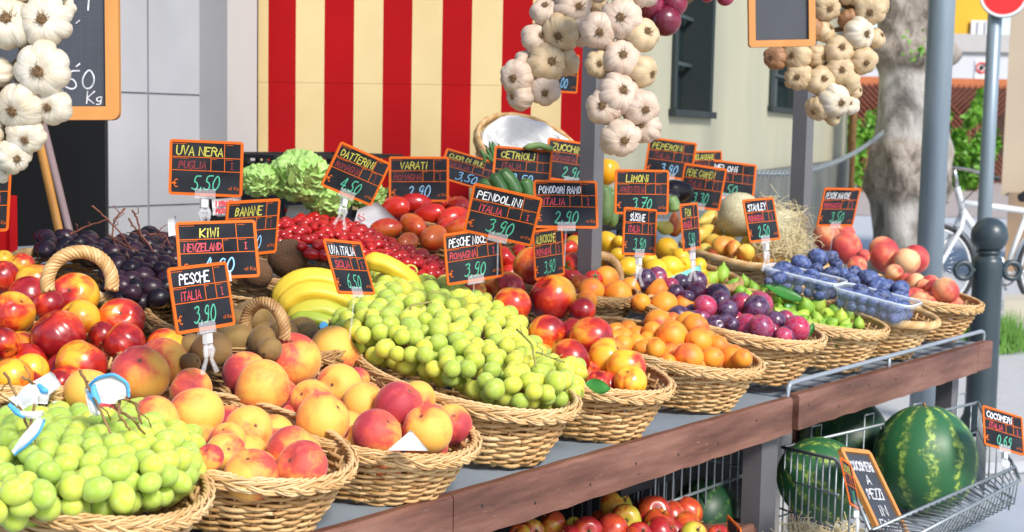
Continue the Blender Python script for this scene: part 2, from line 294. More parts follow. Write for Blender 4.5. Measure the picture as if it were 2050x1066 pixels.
# ------------------------------------------------------------------ mesh builder
class MB:
    def __init__(s): s.v = []; s.f = []; s.t = []; s.n = 0; s.mi = []
    def add(s, V, Fc, tint=.5, mi=0):
        V = np.asarray(V, float); o = s.n; s.v.append(V); s.n += len(V)
        s.f.extend([tuple(int(i)+o for i in f) for f in Fc]); s.mi.extend([mi]*len(Fc))
        s.t.append(np.full(len(V), tint)); return s
    def box(s, c, sz, R=None, tint=.5, mi=0):
        h = np.array(sz)/2; V = np.array([[x, y, z] for x in (-1, 1) for y in (-1, 1) for z in (-1, 1)])*h
        if R is not None: V = V @ np.array(R.to_3x3()).T
        return s.add(V+np.array(c), [(0, 1, 3, 2), (4, 6, 7, 5), (0, 4, 5, 1), (2, 3, 7, 6), (0, 2, 6, 4), (1, 5, 7, 3)], tint, mi)
    def bbox(s, lo, hi, mi=0): return s.box([(a+b)/2 for a, b in zip(lo, hi)], [abs(b-a) for a, b in zip(lo, hi)], mi=mi)
    def tube(s, P, r, sides=6, closed=False, tint=.5, caps=True, mi=0):
        P = np.asarray(P, float); n = len(P); r = np.full(n, r) if np.isscalar(r) else np.asarray(r, float)
        if closed: T = np.roll(P, -1, 0)-np.roll(P, 1, 0)
        else: T = np.gradient(P, axis=0)
        T /= np.linalg.norm(T, axis=1)[:, None]+1e-12
        ref = np.array([0, 0, 1.]) if abs(T[:, 2]).mean() < .75 else np.array([1., .13, 0])
        A = np.cross(T, ref); A /= np.linalg.norm(A, axis=1)[:, None]+1e-9; B = np.cross(A, T)
        an = np.arange(sides)*2*math.pi/sides
        V = (P[:, None, :]+r[:, None, None]*(A[:, None, :]*np.cos(an)[None, :, None]+B[:, None, :]*np.sin(an)[None, :, None])).reshape(-1, 3)
        F = []
        for i in range(n if closed else n-1):
            j = (i+1) % n
            for k in range(sides):
                l = (k+1) % sides; F.append((i*sides+k, j*sides+k, j*sides+l, i*sides+l))
        if caps and not closed: F.append(tuple(range(sides))); F.append(tuple((n-1)*sides+k for k in reversed(range(sides))))
        return s.add(V, F, tint, mi)
    def cyl(s, a, b, r, sides=16, r2=None, mi=0): return s.tube([a, b], [r, r if r2 is None else r2], sides, mi=mi)
    def lathe(s, c, prof, sides=24, mi=0):
        V = [[c[0]+r*math.cos(2*math.pi*k/sides), c[1]+r*math.sin(2*math.pi*k/sides), c[2]+z] for r, z in prof for k in range(sides)]
        F = [(i*sides+k, i*sides+(k+1) % sides, (i+1)*sides+(k+1) % sides, (i+1)*sides+k) for i in range(len(prof)-1) for k in range(sides)]
        F.append(tuple(reversed(range(sides)))); F.append(tuple((len(prof)-1)*sides+k for k in range(sides)))
        return s.add(V, F, mi=mi)
    def sheet(s, G, th=.0006, mi=0):
        """a curved sheet from a grid of points, given thickness"""
        G = np.asarray(G, float); n, m_ = G.shape[:2]
        du = np.gradient(G, axis=0); dv = np.gradient(G, axis=1); nn = np.cross(du, dv); nn /= np.linalg.norm(nn, axis=2)[..., None]+1e-12
        V = np.concatenate([(G+nn*th/2).reshape(-1, 3), (G-nn*th/2).reshape(-1, 3)]); o = n*m_; F = []
        for i in range(n-1):
            for j in range(m_-1):
                q = (i*m_+j, (i+1)*m_+j, (i+1)*m_+j+1, i*m_+j+1); F.append(q); F.append(tuple(x+o for x in reversed(q)))
        bd = [(i, 0) for i in range(n)]+[(n-1, j) for j in range(1, m_)]+[(i, m_-1) for i in range(n-2, -1, -1)]+[(0, j) for j in range(m_-2, 0, -1)]
        for a, b in zip(bd, bd[1:]+bd[:1]):
            ia, ib = a[0]*m_+a[1], b[0]*m_+b[1]; F.append((ia, ib, ib+o, ia+o))
        return s.add(V, F, mi=mi)
    def mesh(s, name, mats, smooth=False, off=(0, 0, 0)):
        me = bpy.data.meshes.new(name); V = np.concatenate(s.v)-np.array(off)
        me.from_pydata(V.tolist(), [], s.f)
        for m_ in (mats if isinstance(mats, (list, tuple)) else [mats]): me.materials.append(m_)
        if any(s.mi): me.polygons.foreach_set('material_index', s.mi)
        a = me.attributes.new('tint', 'FLOAT', 'POINT'); a.data.foreach_set('value', np.concatenate(s.t))
        me.polygons.foreach_set('use_smooth', [smooth]*len(me.polygons)); me.update(); return me
    def build(s, name, mats, parent=None, smooth=False, loc=None):
        """one mesh object; geometry is given in world space, loc or the parent sets the origin"""
        if not s.v: print('EMPTY', name, parent); return None
        L = Vector(loc) if loc is not None else (parent_world(parent) if parent else Vector((0, 0, 0)))
        me = s.mesh(name, mats, smooth, L); o = bpy.data.objects.new(name, me); COL.objects.link(o)
        if parent: o.parent = parent; o.location = L-parent_world(parent)
        else: o.location = L
        return o
def parent_world(p):
    L = Vector((0, 0, 0))
    while p is not None: L += p.location; p = p.parent
    return L
def inst(name, me, loc, parent=None, rot=None, sc=None, color=None):
    o = bpy.data.objects.new(name, me); COL.objects.link(o)
    if parent is not None: o.parent = parent; o.location = Vector(loc)-parent_world(parent)
    else: o.location = loc
    if rot is not None: o.rotation_mode = 'QUATERNION'; o.rotation_quaternion = rot
    if sc is not None: o.scale = sc if isinstance(sc, (tuple, list)) else (sc, sc, sc)
    if color is not None: o.color = color
    return o
def tag(o, label, cat, group=None, kind=None):
    o['label'] = label; o['category'] = cat
    if group: o['group'] = group
    if kind: o['kind'] = kind
    return o
def struct(o, kind='structure'): o['kind'] = kind; return o
def thing(name, label, cat, loc, group=None):
    o = bpy.data.objects.new(name, None); COL.objects.link(o); o.location = loc; o.empty_display_size = .02
    return tag(o, label, cat, group)
def np3(v): return np.array((v[0], v[1], v[2]))
# ------------------------------------------------------------------ fruit shapes (unit radius, stem at +Z)
def grid_mesh(name, fn, mat, nu=40, nv=24):
    V = []; F = []
    for j in range(nv+1):
        th = math.pi*j/nv
        for i in range(nu):
            V.append(fn(th, 2*math.pi*i/nu))
    for j in range(nv):
        for i in range(nu):
            a, b = j*nu+i, j*nu+(i+1) % nu
            if j == 0: F.append((a, a+nu, b+nu))
            elif j == nv-1: F.append((a, a+nu, b))
            else: F.append((a, a+nu, b+nu, b))
    me = bpy.data.meshes.new(name); me.from_pydata(V, [], F); me.materials.append(mat)
    me.polygons.foreach_set('use_smooth', [True]*len(me.polygons)); me.validate(); me.update(); return me
def wrap(p): return (p+math.pi) % (2*math.pi)-math.pi
def stone(groove=.07, gw=.2, dip=.2, dw=.36, tip=.05, fl=1., zs=.94, seed=0):
    q = random.Random(seed); ks = [(q.uniform(-.014, .014), q.randint(1, 3), q.uniform(0, 6)) for _ in range(4)]
    def fn(th, ph):
        s, c = math.sin(th), math.cos(th)
        w_ = 1-groove*math.exp(-(wrap(ph)/gw)**2)*max(s, 0)**.6*(.6+.4*c)
        w_ += sum(a*math.cos(k*ph+o)*s for a, k, o in ks)
        z = zs*c*(1+.3*(w_-1)) - dip*math.exp(-(th/dw)**2) - tip*math.exp(-((math.pi-th)/.25)**2)
        return (w_*s*math.cos(ph)*1.0, w_*s*math.sin(ph)*fl, z)
    return fn
def ell(zs, tipa=0, tipb=0, tw=.3, lob=0, nl=5, seed=0, neck=0, dip=0, dw=.4):
    q = random.Random(seed); o = q.uniform(0, 6); lb = q.uniform(-.04, .04)
    def fn(th, ph):
        s, c = math.sin(th), math.cos(th)
        w_ = 1+lob*(abs(math.cos(nl*ph/2+o))-.6)*s + lb*math.cos(2*ph+o)
        if neck: w_ *= 1-neck*(1/(1+math.exp(-(c-.15)*5)))*.9
        z = zs*c+tipa*math.exp(-(th/tw)**2)-tipb*math.exp(-((math.pi-th)/tw)**2)-dip*math.exp(-(th/dw)**2)
        return (w_*s*math.cos(ph), w_*s*math.sin(ph), z)
    return fn
FM = {}
for k in ('peach', 'white_peach', 'nectarine'):
    FM[k] = [grid_mesh(k, stone(.075+.02*i, .13, .2, .32, .04+.03*(i % 2), .98-.02*i, .93, i+len(k)), MT[k], 44, 26) for i in range(4)]
FM['apricot'] = [grid_mesh('apricot', stone(.06, .14, .12, .26, .03, .93, .98, 20+i), MT['apricot'], 36, 22) for i in range(3)]
FM['plum'] = [grid_mesh('plum', stone(.05, .12, .12, .22, .02, .97, 1.04, 30+i), MT['plum'], 36, 22) for i in range(3)]
FM['prune'] = [grid_mesh('prune', stone(.04, .12, .05, .2, .02, .97, 1.28, 40+i), MT['prune'], 30, 20) for i in range(2)]
FM['kiwi'] = [grid_mesh('kiwi', ell(1.22, .05, .03, .16, .03, 2, i), MT['kiwi'], 32, 22) for i in range(2)]
FM['lemon'] = [grid_mesh('lemon', ell(1.14, .16, .24, .2, .02, 3, i), MT['lemon'], 32, 26) for i in range(2)]
FM['pear'] = [grid_mesh('pear', ell(1.45, .12, 0, .14, .02, 3, i, .52), MT['pear'], 32, 28) for i in range(2)]
FM['fig'] = [grid_mesh('fig', ell(1.12, .42, 0, .2, .03, 7, i, .22), MT['fig'], 32, 26) for i in range(2)]
FM['vine_tomato'] = [grid_mesh('vine_tomato', ell(.82, 0, 0, .3, .07, 5, i, 0, .16, .42), MT['vine_tomato'], 40, 24) for i in range(2)]
FM['plum_tomato'] = [grid_mesh('plum_tomato', ell(1.55, 0, .04, .2, .03, 3, i, 0, .08, .3), MT['plum_tomato'], 30, 24) for i in range(2)]
FM['date_tomato'] = [grid_mesh('date_tomato', ell(1.42, 0, .06, .22, .02, 3, i), MT['date_tomato'], 22, 16) for i in range(2)]
FM['apple'] = [grid_mesh('apple', ell(.88, 0, 0, .3, .04, 5, i, 0, .24, .42), MT['apple'], 40, 24) for i in range(2)]
FM['green_grape'] = [grid_mesh('green_grape', ell(1.12+.1*i, 0, 0, .3, 0, 5, i), MT['green_grape'], 22, 14) for i in range(3)]
FM['amber_grape'] = [grid_mesh('amber_grape', ell(1.04+.06*i, 0, 0, .3, 0, 5, i), MT['amber_grape'], 22, 14) for i in range(3)]
FM['black_grape'] = [grid_mesh('black_grape', ell(1.16+.1*i, 0, 0, .3, 0, 5, i), MT['black_grape'], 22, 14) for i in range(3)]
# ------------------------------------------------------------------ wicker baskets
def basket_meshes(seed, mat, nst=34, rows=13, a=.155, b=.235, h=.11, ta=.76, tb=.80, braid=True, mw=10):
    """rim plane is local z = 0; returns parts {name: mesh}"""
    q = np.random.RandomState(seed); out = {}
    def rad_at(z):                # scale of the ellipse at height z (0 top .. -h)
        t = -z/h; t = t**1.25; return 1-(1-ta)*t, 1-(1-tb)*t
    wv = MB(); ns = nst//2*8
    ph = np.arange(ns)*2*math.pi/ns
    for i in range(rows+2):
        z = -.012-(h-.016)*i/(rows+1); fa, fb = rad_at(z)
        amp = .0042*np.cos(nst/2*ph+math.pi*i)
        wob = .0009*np.cos(3*ph+q.uniform(0, 6))+.0009*np.cos(7*ph+q.uniform(0, 6))
        x = (a*.93*fa+amp)*np.cos(ph); y = (b*.95*fb+amp)*np.sin(ph)
        P = np.stack([x, y, z+wob+.0012*np.sin(nst/2*ph+math.pi*i)], 1)
        cut = q.randint(ns); t = np.linspace(0, 1, ns); r = .0037*(1+.16*np.sin(5*ph+q.uniform(0, 6)))
        P = np.roll(P, cut, 0); r = np.roll(r, cut)
        k = ns//3
        for s in range(3):       # three canes make one round, each with its own tone
            idx = np.arange(s*k, min((s+1)*k+1, ns+1)) % ns
            wv.tube(P[idx], r[idx], 6, False, q.uniform(.1, .95))
    out['weave'] = wv.mesh('basket_weave', mat, True)
    sk = MB()
    for i in range(nst):
        p = 2*math.pi*(i+.0)/nst; zz = np.linspace(.0, -h+.002, 6)
        P = [((a*.93*rad_at(z)[0])*math.cos(p), (b*.95*rad_at(z)[1])*math.sin(p), z) for z in zz]
        sk.tube(P, .0026, 5, False, q.uniform(.2, .8))
    out['stakes'] = sk.mesh('basket_stakes', mat, True)
    bs = MB(); fa, fb = rad_at(-h)
    for i in range(14):
        y = -1+2*(i+.5)/14; L = math.sqrt(max(.01, 1-y*y))
        bs.tube([(-a*.92*fa*L, b*.94*fb*y, -h+.004), (0, b*.94*fb*y, -h+.006), (a*.92*fa*L, b*.94*fb*y, -h+.004)], .0075, 6, False, q.uniform(.1, .6))
    out['base'] = bs.mesh('basket_base', mat, True)
    fo = MB()
    m = 13*mw; t0 = np.arange(m)*2*math.pi/m
    if braid:
        for s in range(4):
            for e in (-1, 0, 1):
                t = mw*t0+2*math.pi*s/4+.5*np.sin(3*t0+q.uniform(0, 6))*.4
                up = .0078*np.sin(t)+e*.0032; ou = .0040*np.sin(2*t)+e*.0008
                x = (a+.002+ou)*np.cos(t0); y = (b+.002+ou)*np.sin(t0)
                P = np.stack([x, y, up-.001], 1); P += q.normal(0, .0005, P.shape)
                fo.tube(P, .0022, 5, True, q.uniform(.25, 1.))
        for s in range(3):       # a twisted cord on top of the braid
            t = 26*t0*1.0+2*math.pi*s/3
            P = np.stack([(a-.004+.0035*np.cos(t))*np.cos(t0), (b-.004+.0035*np.cos(t))*np.sin(t0), .0098+.0026*np.sin(t)], 1)
            fo.tube(P, .0024, 5, True, q.uniform(.4, 1.))
    else:
        for s in range(6):
            t = 24*t0+2*math.pi*s/6
            P = np.stack([(a+.004+.007*np.cos(t))*np.cos(t0), (b+.004+.007*np.cos(t))*np.sin(t0), .010*np.sin(t)], 1)
            fo.tube(P, .0038, 5, True, q.uniform(.35, 1.))
    out['rim'] = fo.mesh('basket_rim', mat, True)
    ha = MB(); m2 = 120; s_ = np.linspace(0, 1, m2)
    R = .056
    for s in range(6):
        t = 2*math.pi*4.5*s_+2*math.pi*s/6; an = math.pi*(s_*1.16-.08)
        rr = R+.0085*np.cos(t)
        P = np.stack([rr*np.cos(an), .0085*np.sin(t), rr*np.sin(an)], 1)
        ha.tube(P, .0046, 6, False, q.uniform(.2, .8))
    out['handle'] = ha.mesh('basket_handle', mat, True)
    return out
BK = [basket_meshes(1, MT['wicker']), basket_meshes(2, MT['wicker'], 32, 13, braid=True, mw=9), basket_meshes(3, MT['wicker'], 36, 13, braid=False)]
BKB = [basket_meshes(4, MT['wicker_brown'], 32, 12, braid=True, mw=10), basket_meshes(5, MT['wicker_brown'], 34, 13, braid=False)]
BASK = {}
def basket(key, var, X, Y, Z, label, tilt=8, rz=0, s=(1, 1, 1), handles=(), slope=11, h0=.012, name='wicker_basket'):
    r = thing(name, label, 'basket', (X, Y, Z), 'wicker baskets on the fruit stall')
    r.rotation_euler = (rad(tilt), 0, rad(rz)); r.scale = s
    for pn in ('weave', 'stakes', 'base', 'rim'):
        o = bpy.data.objects.new(pn, var[pn]); COL.objects.link(o); o.parent = r
    for px, py, rp, d, hrz, tl in handles:          # twisted loop handles, standing where the photograph shows them
        o = bpy.data.objects.new('handle', var['handle']); COL.objects.link(o); o.parent = r; bpy.context.view_layer.update()
        k = rp*d/FPX/.06; mw_ = Matrix.Translation(at(px, py, d)) @ Matrix.Rotation(rad(-51.5+hrz), 4, 'Z') @ Matrix.Rotation(rad(tl), 4, 'X') @ Matrix.Diagonal((k, k*1.05, k, 1))
        o.matrix_basis = r.matrix_basis.inverted() @ mw_
    n = Vector((0, -math.sin(rad(slope)), math.cos(rad(slope))))
    if key in ('B2', 'B3', 'B5', 'B6', 'B7', 'B10'): h0 += .012
    BASK[key] = dict(c=Vector((X, Y, Z)), n=n, h0=h0, a=.155*s[0], b=.235*s[1], tilt=tilt, rz=rz)
    return r
SHZ = .772
basket('B1', BK[0], 1.140, 1.687, .896, 'wicker basket at the lower left corner holding bright green grapes with blue tags', s=(1, 1, .92), h0=.008)
basket('B2', BK[1], 1.409, 1.682, .897, 'wicker basket of peaches directly right of the front left green grapes', s=(1.03, 1, .92))
basket('B3', BK[0], 1.684, 1.690, .890, 'wicker basket of peaches with a white paper corner at its front rim', s=(1.06, 1.08, .88))
basket('B4', BK[1], 1.986, 1.686, .911, 'wicker basket of amber green grapes in the middle of the front row', slope=13, h0=.008)
basket('B5', BK[1], 2.298, 1.684, .903, 'wicker basket of nectarines right of the amber green grapes', s=(1.02, 1, 1), slope=14, h0=.015)
basket('B6', BK[0], 2.670, 1.690, .900, 'wicker basket of apricots in the front row', s=(1.04, 1, .92), slope=11)
basket('B7', BK[1], 2.988, 1.700, .925, 'wicker basket of red and purple plums in the front row', s=(1.04, 1, 1))
basket('B8', BK[0], 3.340, 1.700, .914, 'wicker basket of green figs between the plums and the blue prunes', s=(1.02, 1, 1), h0=.0)
basket('B9', BK[2], 3.660, 1.700, .908, 'wicker basket holding two clear punnets of blue prunes', s=(1.02, 1, 1), h0=.02)
basket('B10', BK[1], 4.010, 1.705, .918, 'wicker basket of white peaches at the far right end of the front row', s=(1.03, 1, 1), h0=.01)
basket('NL', BK[0], 1.30, 2.11, .985, 'wicker basket heaped with glossy nectarines at the left edge', s=(1.2, .95, 1), slope=14, h0=.02)
basket('KW', BKB[0], 1.815, 2.09, .985, 'brown wicker basket with a twisted handle holding kiwis', s=(1.1, 1, 1), slope=10, h0=.025, handles=[(530, 660, 58, 2.56, -35, 0)])
basket('BG', BK[2], 1.79, 2.50, 1.055, 'wicker basket with a thick twisted handle full of black grapes', s=(1.15, 1, 1), slope=10, h0=.02, handles=[(160, 566, 66, 2.36, 15, -8)])
basket('BA', BKB[1], 2.19, 2.13, .985, 'brown wicker basket holding the bananas', s=(1.02, 1, 1), slope=10)
basket('CO', BKB[0], 2.20, 2.52, 1.045, 'brown wicker basket holding two coconuts behind the bananas', s=(.85, .85, 1), slope=10)
basket('DT', BKB[1], 2.60, 2.46, 1.075, 'brown wicker basket heaped with small red date tomatoes', s=(1.15, 1.05, 1), slope=14, h0=.03)
basket('VT', BKB[0], 3.00, 2.60, 1.115, 'brown wicker basket of long plum tomatoes under the VARATI sign', s=(1.1, 1, 1), slope=14, h0=.03)
basket('RT', BKB[0], 2.86, 2.14, .995, 'brown wicker basket of vine tomatoes behind the apricots', s=(1.08, 1, 1), slope=12, h0=.02)
basket('LE', BKB[1], 3.35, 2.14, .995, 'brown wicker basket of lemons with a twisted rope handle', s=(1.15, 1, 1), slope=13, h0=.02, handles=[(1200, 562, 52, 3.76, 30, 0)])
basket('PE', BK[2], 3.93, 2.17, .99, 'pale wicker basket of pears between the lemons and the melon', s=(1.05, 1, 1.), slope=13, h0=.025)
# ------------------------------------------------------------------ fruit lists: x, y, radius in photograph pixels, tone
L_B2 = "281,750,60,m 326,728,52,m 382,780,45,o 393,828,57,y 312,840,50,o 497,860,49,y 455,882,38,o 452,908,42,o 420,917,29,m 514,962,56,o 589,905,57,o 605,934,54,b 178,784,50,o 200,830,35,m"
L_B3 = "490,748,46,m 525,777,60,r 583,722,60,r 670,704,52,y 678,775,48,y 716,760,26,m 624,803,46,o 647,841,57,o 728,808,47,y 754,868,52,r 799,812,52,m 836,800,38,o 857,860,53,b 905,850,42,r"
L_B5 = "1070,538,46,b 1106,597,49,b 1025,610,40,o 1018,578,36,m 985,574,26,r 950,584,26,o 1094,670,42,b 1169,662,41,r 1142,720,42,m 1217,717,44,o 1253,657,46,b 1298,734,40,b 1262,766,36,y 1203,636,28,r 1166,622,28,m 1196,768,26,m"
L_B6 = "1213,560,25,r 1183,583,25,o 1175,602,20,o 1238,591,27,o 1263,576,20,o 1273,570,17,o 1161,568,18,r 1318,586,27,o 1283,607,18,o 1329,612,27,o 1300,628,25,o 1358,636,18,o 1370,612,21,o 1332,642,18,o 1307,666,20,o 1346,675,31,o 1393,647,26,y 1434,645,25,r 1399,684,25,o 1441,676,26,r 1379,716,28,r 1426,718,22,o 1466,718,26,o 1487,718,18,o 1476,692,21,o 1313,700,20,o 1337,727,17,r"
L_B7 = "1292,562,23,d 1315,556,22,m 1343,573,17,m 1364,569,20,d 1394,564,22,d 1353,586,17,d 1377,595,15,d 1395,584,20,m 1437,592,25,d 1442,604,21,d 1412,614,24,r 1457,622,22,d 1494,605,25,m 1514,619,28,d 1552,605,27,r 1465,650,15,d 1496,653,25,m 1524,658,28,m 1552,645,22,d 1572,639,18,m 1594,660,28,r 1568,674,19,r"
L_B8 = "1446,552,20,g 1422,560,17,y 1490,566,14,g 1467,573,15,g 1509,579,14,g 1530,580,14,g 1480,584,14,g 1498,594,14,g 1524,598,14,g 1584,592,18,y 1614,616,20,g 1641,613,18,y 1653,633,20,y 1683,637,16,y 1689,622,14,g 1701,634,13,g 1692,651,13,g 1719,649,13,g 1634,638,14,g 1665,648,13,g 1560,600,15,g"
L_B9 = "1568,538,17,d 1604,528,18,d 1637,517,20,d 1593,550,17,d 1626,552,15,d 1662,550,17,d 1634,540,14,d 1674,529,14,d 1664,514,13,d 1626,570,18,d 1592,564,15,d 1560,556,14,d 1655,570,15,d 1701,564,19,d 1749,556,20,d 1758,574,20,d 1724,585,17,d 1767,595,18,d 1800,598,18,d 1803,579,19,d 1833,571,19,d 1779,549,16,d 1797,549,14,d 1710,546,15,d 1809,561,14,d 1790,620,15,d 1730,607,15,d 1690,585,14,d 1760,615,15,d 1688,548,13,d 1735,560,14,d"
L_B10 = "1655,474,30,r 1692,467,20,o 1694,497,33,r 1769,502,30,r 1772,514,33,r 1815,523,28,o 1832,519,30,r 1728,513,15,o 1716,532,20,o 1836,556,19,o 1875,559,22,y 1863,568,19,o 1893,583,28,o 1926,580,22,o 1905,566,18,y 1790,545,18,o"
L_NL = "7,556,34,r 43,533,28,y 70,563,39,y 8,520,20,y 57,594,43,r 25,627,46,o 149,594,50,b 158,642,43,y 117,673,56,r 5,687,34,m 243,642,47,r 248,688,46,r 206,674,31,r 164,730,52,b 334,697,42,y 62,744,37,o 25,757,43,b 120,768,26,r 96,610,34,r"
L_KW = "424,700,36,k 475,685,37,k 510,635,35,k 527,685,31,k 567,665,25,k 478,642,23,k 384,692,22,k 380,727,20,k 448,664,24,k 540,700,24,k"
L_LE = "1215,484,24,y 1238,484,14,y 1214,526,24,y 1236,510,15,y 1259,535,25,y 1335,498,26,o 1312,541,26,y 1340,537,28,y 1363,515,20,o 1368,532,20,y 1400,532,18,y 1298,521,20,y 1150,488,20,y 1285,505,18,y 1262,500,18,y"
L_PE = "1350,450,20,r 1327,455,18,g 1418,440,22,y 1405,467,24,y 1433,458,20,o 1450,490,26,o 1431,486,22,o 1490,505,24,o 1464,466,18,g 1496,484,18,y 1468,500,18,o"
L_RT = "1012,517,25,r 1146,534,29,r 1171,530,28,r 1140,556,24,r 1138,498,20,o 1040,508,20,r 1188,560,20,r 1100,530,22,r"
L_VT = "787,418,25,r 760,438,22,r 772,459,22,o 826,453,25,o 858,432,25,r 832,408,22,r 868,477,26,o 918,417,24,r 908,438,24,r 918,459,22,o 880,408,22,r 816,486,20,g 893,455,22,r"
L_AP = "1234,1013,35,g 1253,1041,32,g 1310,1025,34,r 1320,1046,32,o 1225,1062,35,r 1323,1067,33,r 1175,1063,30,r 1105,1049,28,o 1067,1064,24,o 1040,1070,22,o 1148,1052,18,g 1389,1070,27,y 1439,1074,24,r 1280,1072,28,r 1140,1075,24,r"
TONE = dict(y=.16, o=.38, b=.52, r=.66, m=.72, d=.8, g=.15, k=.5)
TONE_K = {'apricot': dict(y=.3, o=.45, r=.66), 'plum': dict(r=.18, m=.35, d=.78), 'fig': dict(y=.25, g=.65), 'pear': dict(g=.12, y=.25, o=.6, r=.95), 'plum_tomato': dict(g=.05, o=.3, r=.75),
          'apple': dict(g=.2, y=.22, o=.55, r=.8), 'lemon': dict(y=.4, o=.75), 'prune': dict(d=.55), 'vine_tomato': dict(r=.6, o=.2), 'kiwi': dict(k=.5), 'white_peach': dict(y=.3, o=.45, r=.72)}
WORDS = {'peach': dict(y='yellow peach', o='orange yellow peach', b='half red half yellow peach', r='deep red peach', m='pink blushed peach'),
         'white_peach': dict(y='pale cream peach', o='pale orange peach', r='red blushed white peach'),
         'nectarine': dict(y='yellow nectarine', o='orange nectarine', b='red and yellow nectarine', r='shiny red nectarine', m='crimson nectarine'),
         'apricot': dict(y='yellow apricot', o='orange apricot', r='red cheeked apricot'), 'plum': dict(r='red plum', m='crimson plum', d='dark purple plum'),
         'fig': dict(y='yellow green fig', g='green fig'), 'prune': dict(d='dusty blue prune'), 'kiwi': dict(k='brown kiwi'), 'lemon': dict(y='yellow lemon', o='deep yellow lemon'),
         'pear': dict(r='red orange pear', g='greenish pear', y='yellow pear', o='orange blushed pear'), 'vine_tomato': dict(r='glossy red tomato', o='orange red tomato'),
         'plum_tomato': dict(r='long red tomato', o='orange tinted long tomato', g='greenish long tomato'), 'apple': dict(g='green apple', r='red apple', o='orange red apple', y='yellow apple')}
ORD = ['leftmost', 'second from left', 'third from left', 'fourth from left', 'fifth from left', 'sixth from left', 'seventh from left', 'eighth from left', 'ninth from left', 'tenth from left', 'eleventh from left', 'twelfth from left']
FR = []                                   # every fruit before it is built
def pile_hit(bk, x, y, off):
    B = BASK[bk]; v = ray(x, y); p0 = B['c']+B['n']*(B['h0']+off)
    return CAM+v*((p0-CAM).dot(B['n'])/v.dot(B['n']))
def parse(s): return [(float(a[0]), float(a[1]), float(a[2]), a[3]) for a in (t.split(',') for t in s.split())]
def pile(bk, kind, s, group, where, rs=1., off=0, fill=None, elong=1., fr=None):
    items = []
    for x, y, r, c in parse(s):
        P = pile_hit(bk, x, y, off); items.append(dict(kind=kind, x=x, y=y, rp=r*rs, d=depth(P), c=c, bk=bk, fill=False))
    for it in range(60):                  # slide along the sight lines until neighbours only touch
        mv = 0
        for i in range(len(items)):
            for j in range(i):
                A, B = items[i], items[j]; pa, pb = at(A['x'], A['y'], A['d']), at(B['x'], B['y'], B['d'])
                ra, rb = A['rp']*A['d']/FPX, B['rp']*B['d']/FPX; g = (ra+rb)*.93-(pa-pb).length
                if g > 0:
                    F_, B_ = (A, B) if A['y'] >= B['y'] else (B, A)
                    if A['y'] == B['y']: F_, B_ = A, B
                    st = min(g*.35, .006); F_['d'] -= st*.6; B_['d'] += st*.6; mv += g
        if bk[0] == 'B' and bk[1:].isdigit():      # nothing may poke out through the rim
            B_ = BASK[bk]
            for t in items:
                def out(P, r): k = r*(.55 if P.y < -B_['b']*.3 and P.x > B_['a']*.3 else .9 if P.y < -B_['b']*.3 else .75 if P.dot(B_['n']) < r*.55 else .2); return (P.x/max(.02, B_['a']-k))**2+(P.y/max(.02, B_['b']-k))**2
                r = t['rp']*t['d']/FPX
                for _ in range(30):                 # first let it sink behind the front rim
                    P = at(t['x'], t['y'], t['d'])-B_['c']
                    if out(P, r) <= 1 or P.y > 0 or P.dot(B_['n']) < r*.25: break
                    t['d'] += .003; mv += .01
                P = at(t['x'], t['y'], t['d'])-B_['c']; q_ = out(P, r)
                if q_ > 1 and (P.y < -.02 or (P.x > 0 and P.y < .55*B_['b'])):   # then draw it in over the basket
                    f_ = 1/math.sqrt(q_); P = Vector((P.x*f_, P.y*f_, P.z)); P += B_['n']*max(0, r*.15-P.dot(B_['n'])); x, y, d = proj(P+B_['c']); t['x'], t['y'], t['d'] = x, y, d; mv += .01
        if mv < 1e-4: break
    for t in items: t['P'] = at(t['x'], t['y'], t['d']); t['r'] = t['rp']*t['d']/FPX; t['group'] = group; t['where'] = where; FR.append(t)
    B = BASK.get(bk)
    if fill:
        r = fill; ct, st = math.cos(rad(B['tilt'])), math.sin(rad(B['tilt']))
        for layer, sc in ((-1.15, .66), (-2.2, .5)):
            ny = int(B['b']*sc*2/(1.85*r)); nx = int(B['a']*sc*2/(1.85*r))
            for i in range(nx+1):
                for j in range(ny+1):
                    u = (i-nx/2)*1.9*r+(j % 2)*r*.9+rnd.uniform(-.2, .2)*r; v = (j-ny/2)*1.75*r+rnd.uniform(-.2, .2)*r
                    if (u/(B['a']*sc))**2+(v/(B['b']*sc))**2 > 1: continue
                    P = B['c']+Vector((u, v*ct, v*st))+B['n']*(B['h0']+layer*r+.004)
                    x, y, d = proj(P); FR.append(dict(kind=kind, x=x, y=y, rp=r*FPX/d, d=d, c=rnd.choice(fr or [t['c'] for t in items]), bk=bk, fill=True, P=P, r=r, group=group, where=where))
pile('B2', 'peach', L_B2, 'peaches in the left peach basket', 'left peach basket', fill=.036)
pile('B3', 'peach', L_B3, 'peaches in the right peach basket', 'right peach basket', fill=.036)
pile('B5', 'nectarine', L_B5, 'nectarines in the basket beside the grapes', 'basket beside the grapes', fill=.036)
pile('B6', 'apricot', L_B6, 'apricots in the front basket', 'apricot basket', rs=1.1, fill=.025)
pile('B7', 'plum', L_B7, 'plums in the front basket', 'plum basket', fill=.027)
pile('B8', 'fig', L_B8, 'figs in the front basket', 'fig basket', fill=.021)
pile('B9', 'prune', ' '.join(t for t in L_B9.split() if float(t.split(',')[1]) < (600 if float(t.split(',')[0]) > 1690 else 558)), 'blue prunes in the punnets', 'punnets of prunes', rs=1.05, off=.043)
pile('B9', 'prune', ' '.join(t for t in L_B9.split() if not float(t.split(',')[1]) < (600 if float(t.split(',')[0]) > 1690 else 558)), 'lower blue prunes in the punnets', 'lower layer of the prune punnets', rs=.95, off=.012)
pile('B10', 'white_peach', L_B10, 'white peaches in the far basket', 'white peach basket', fill=.033)
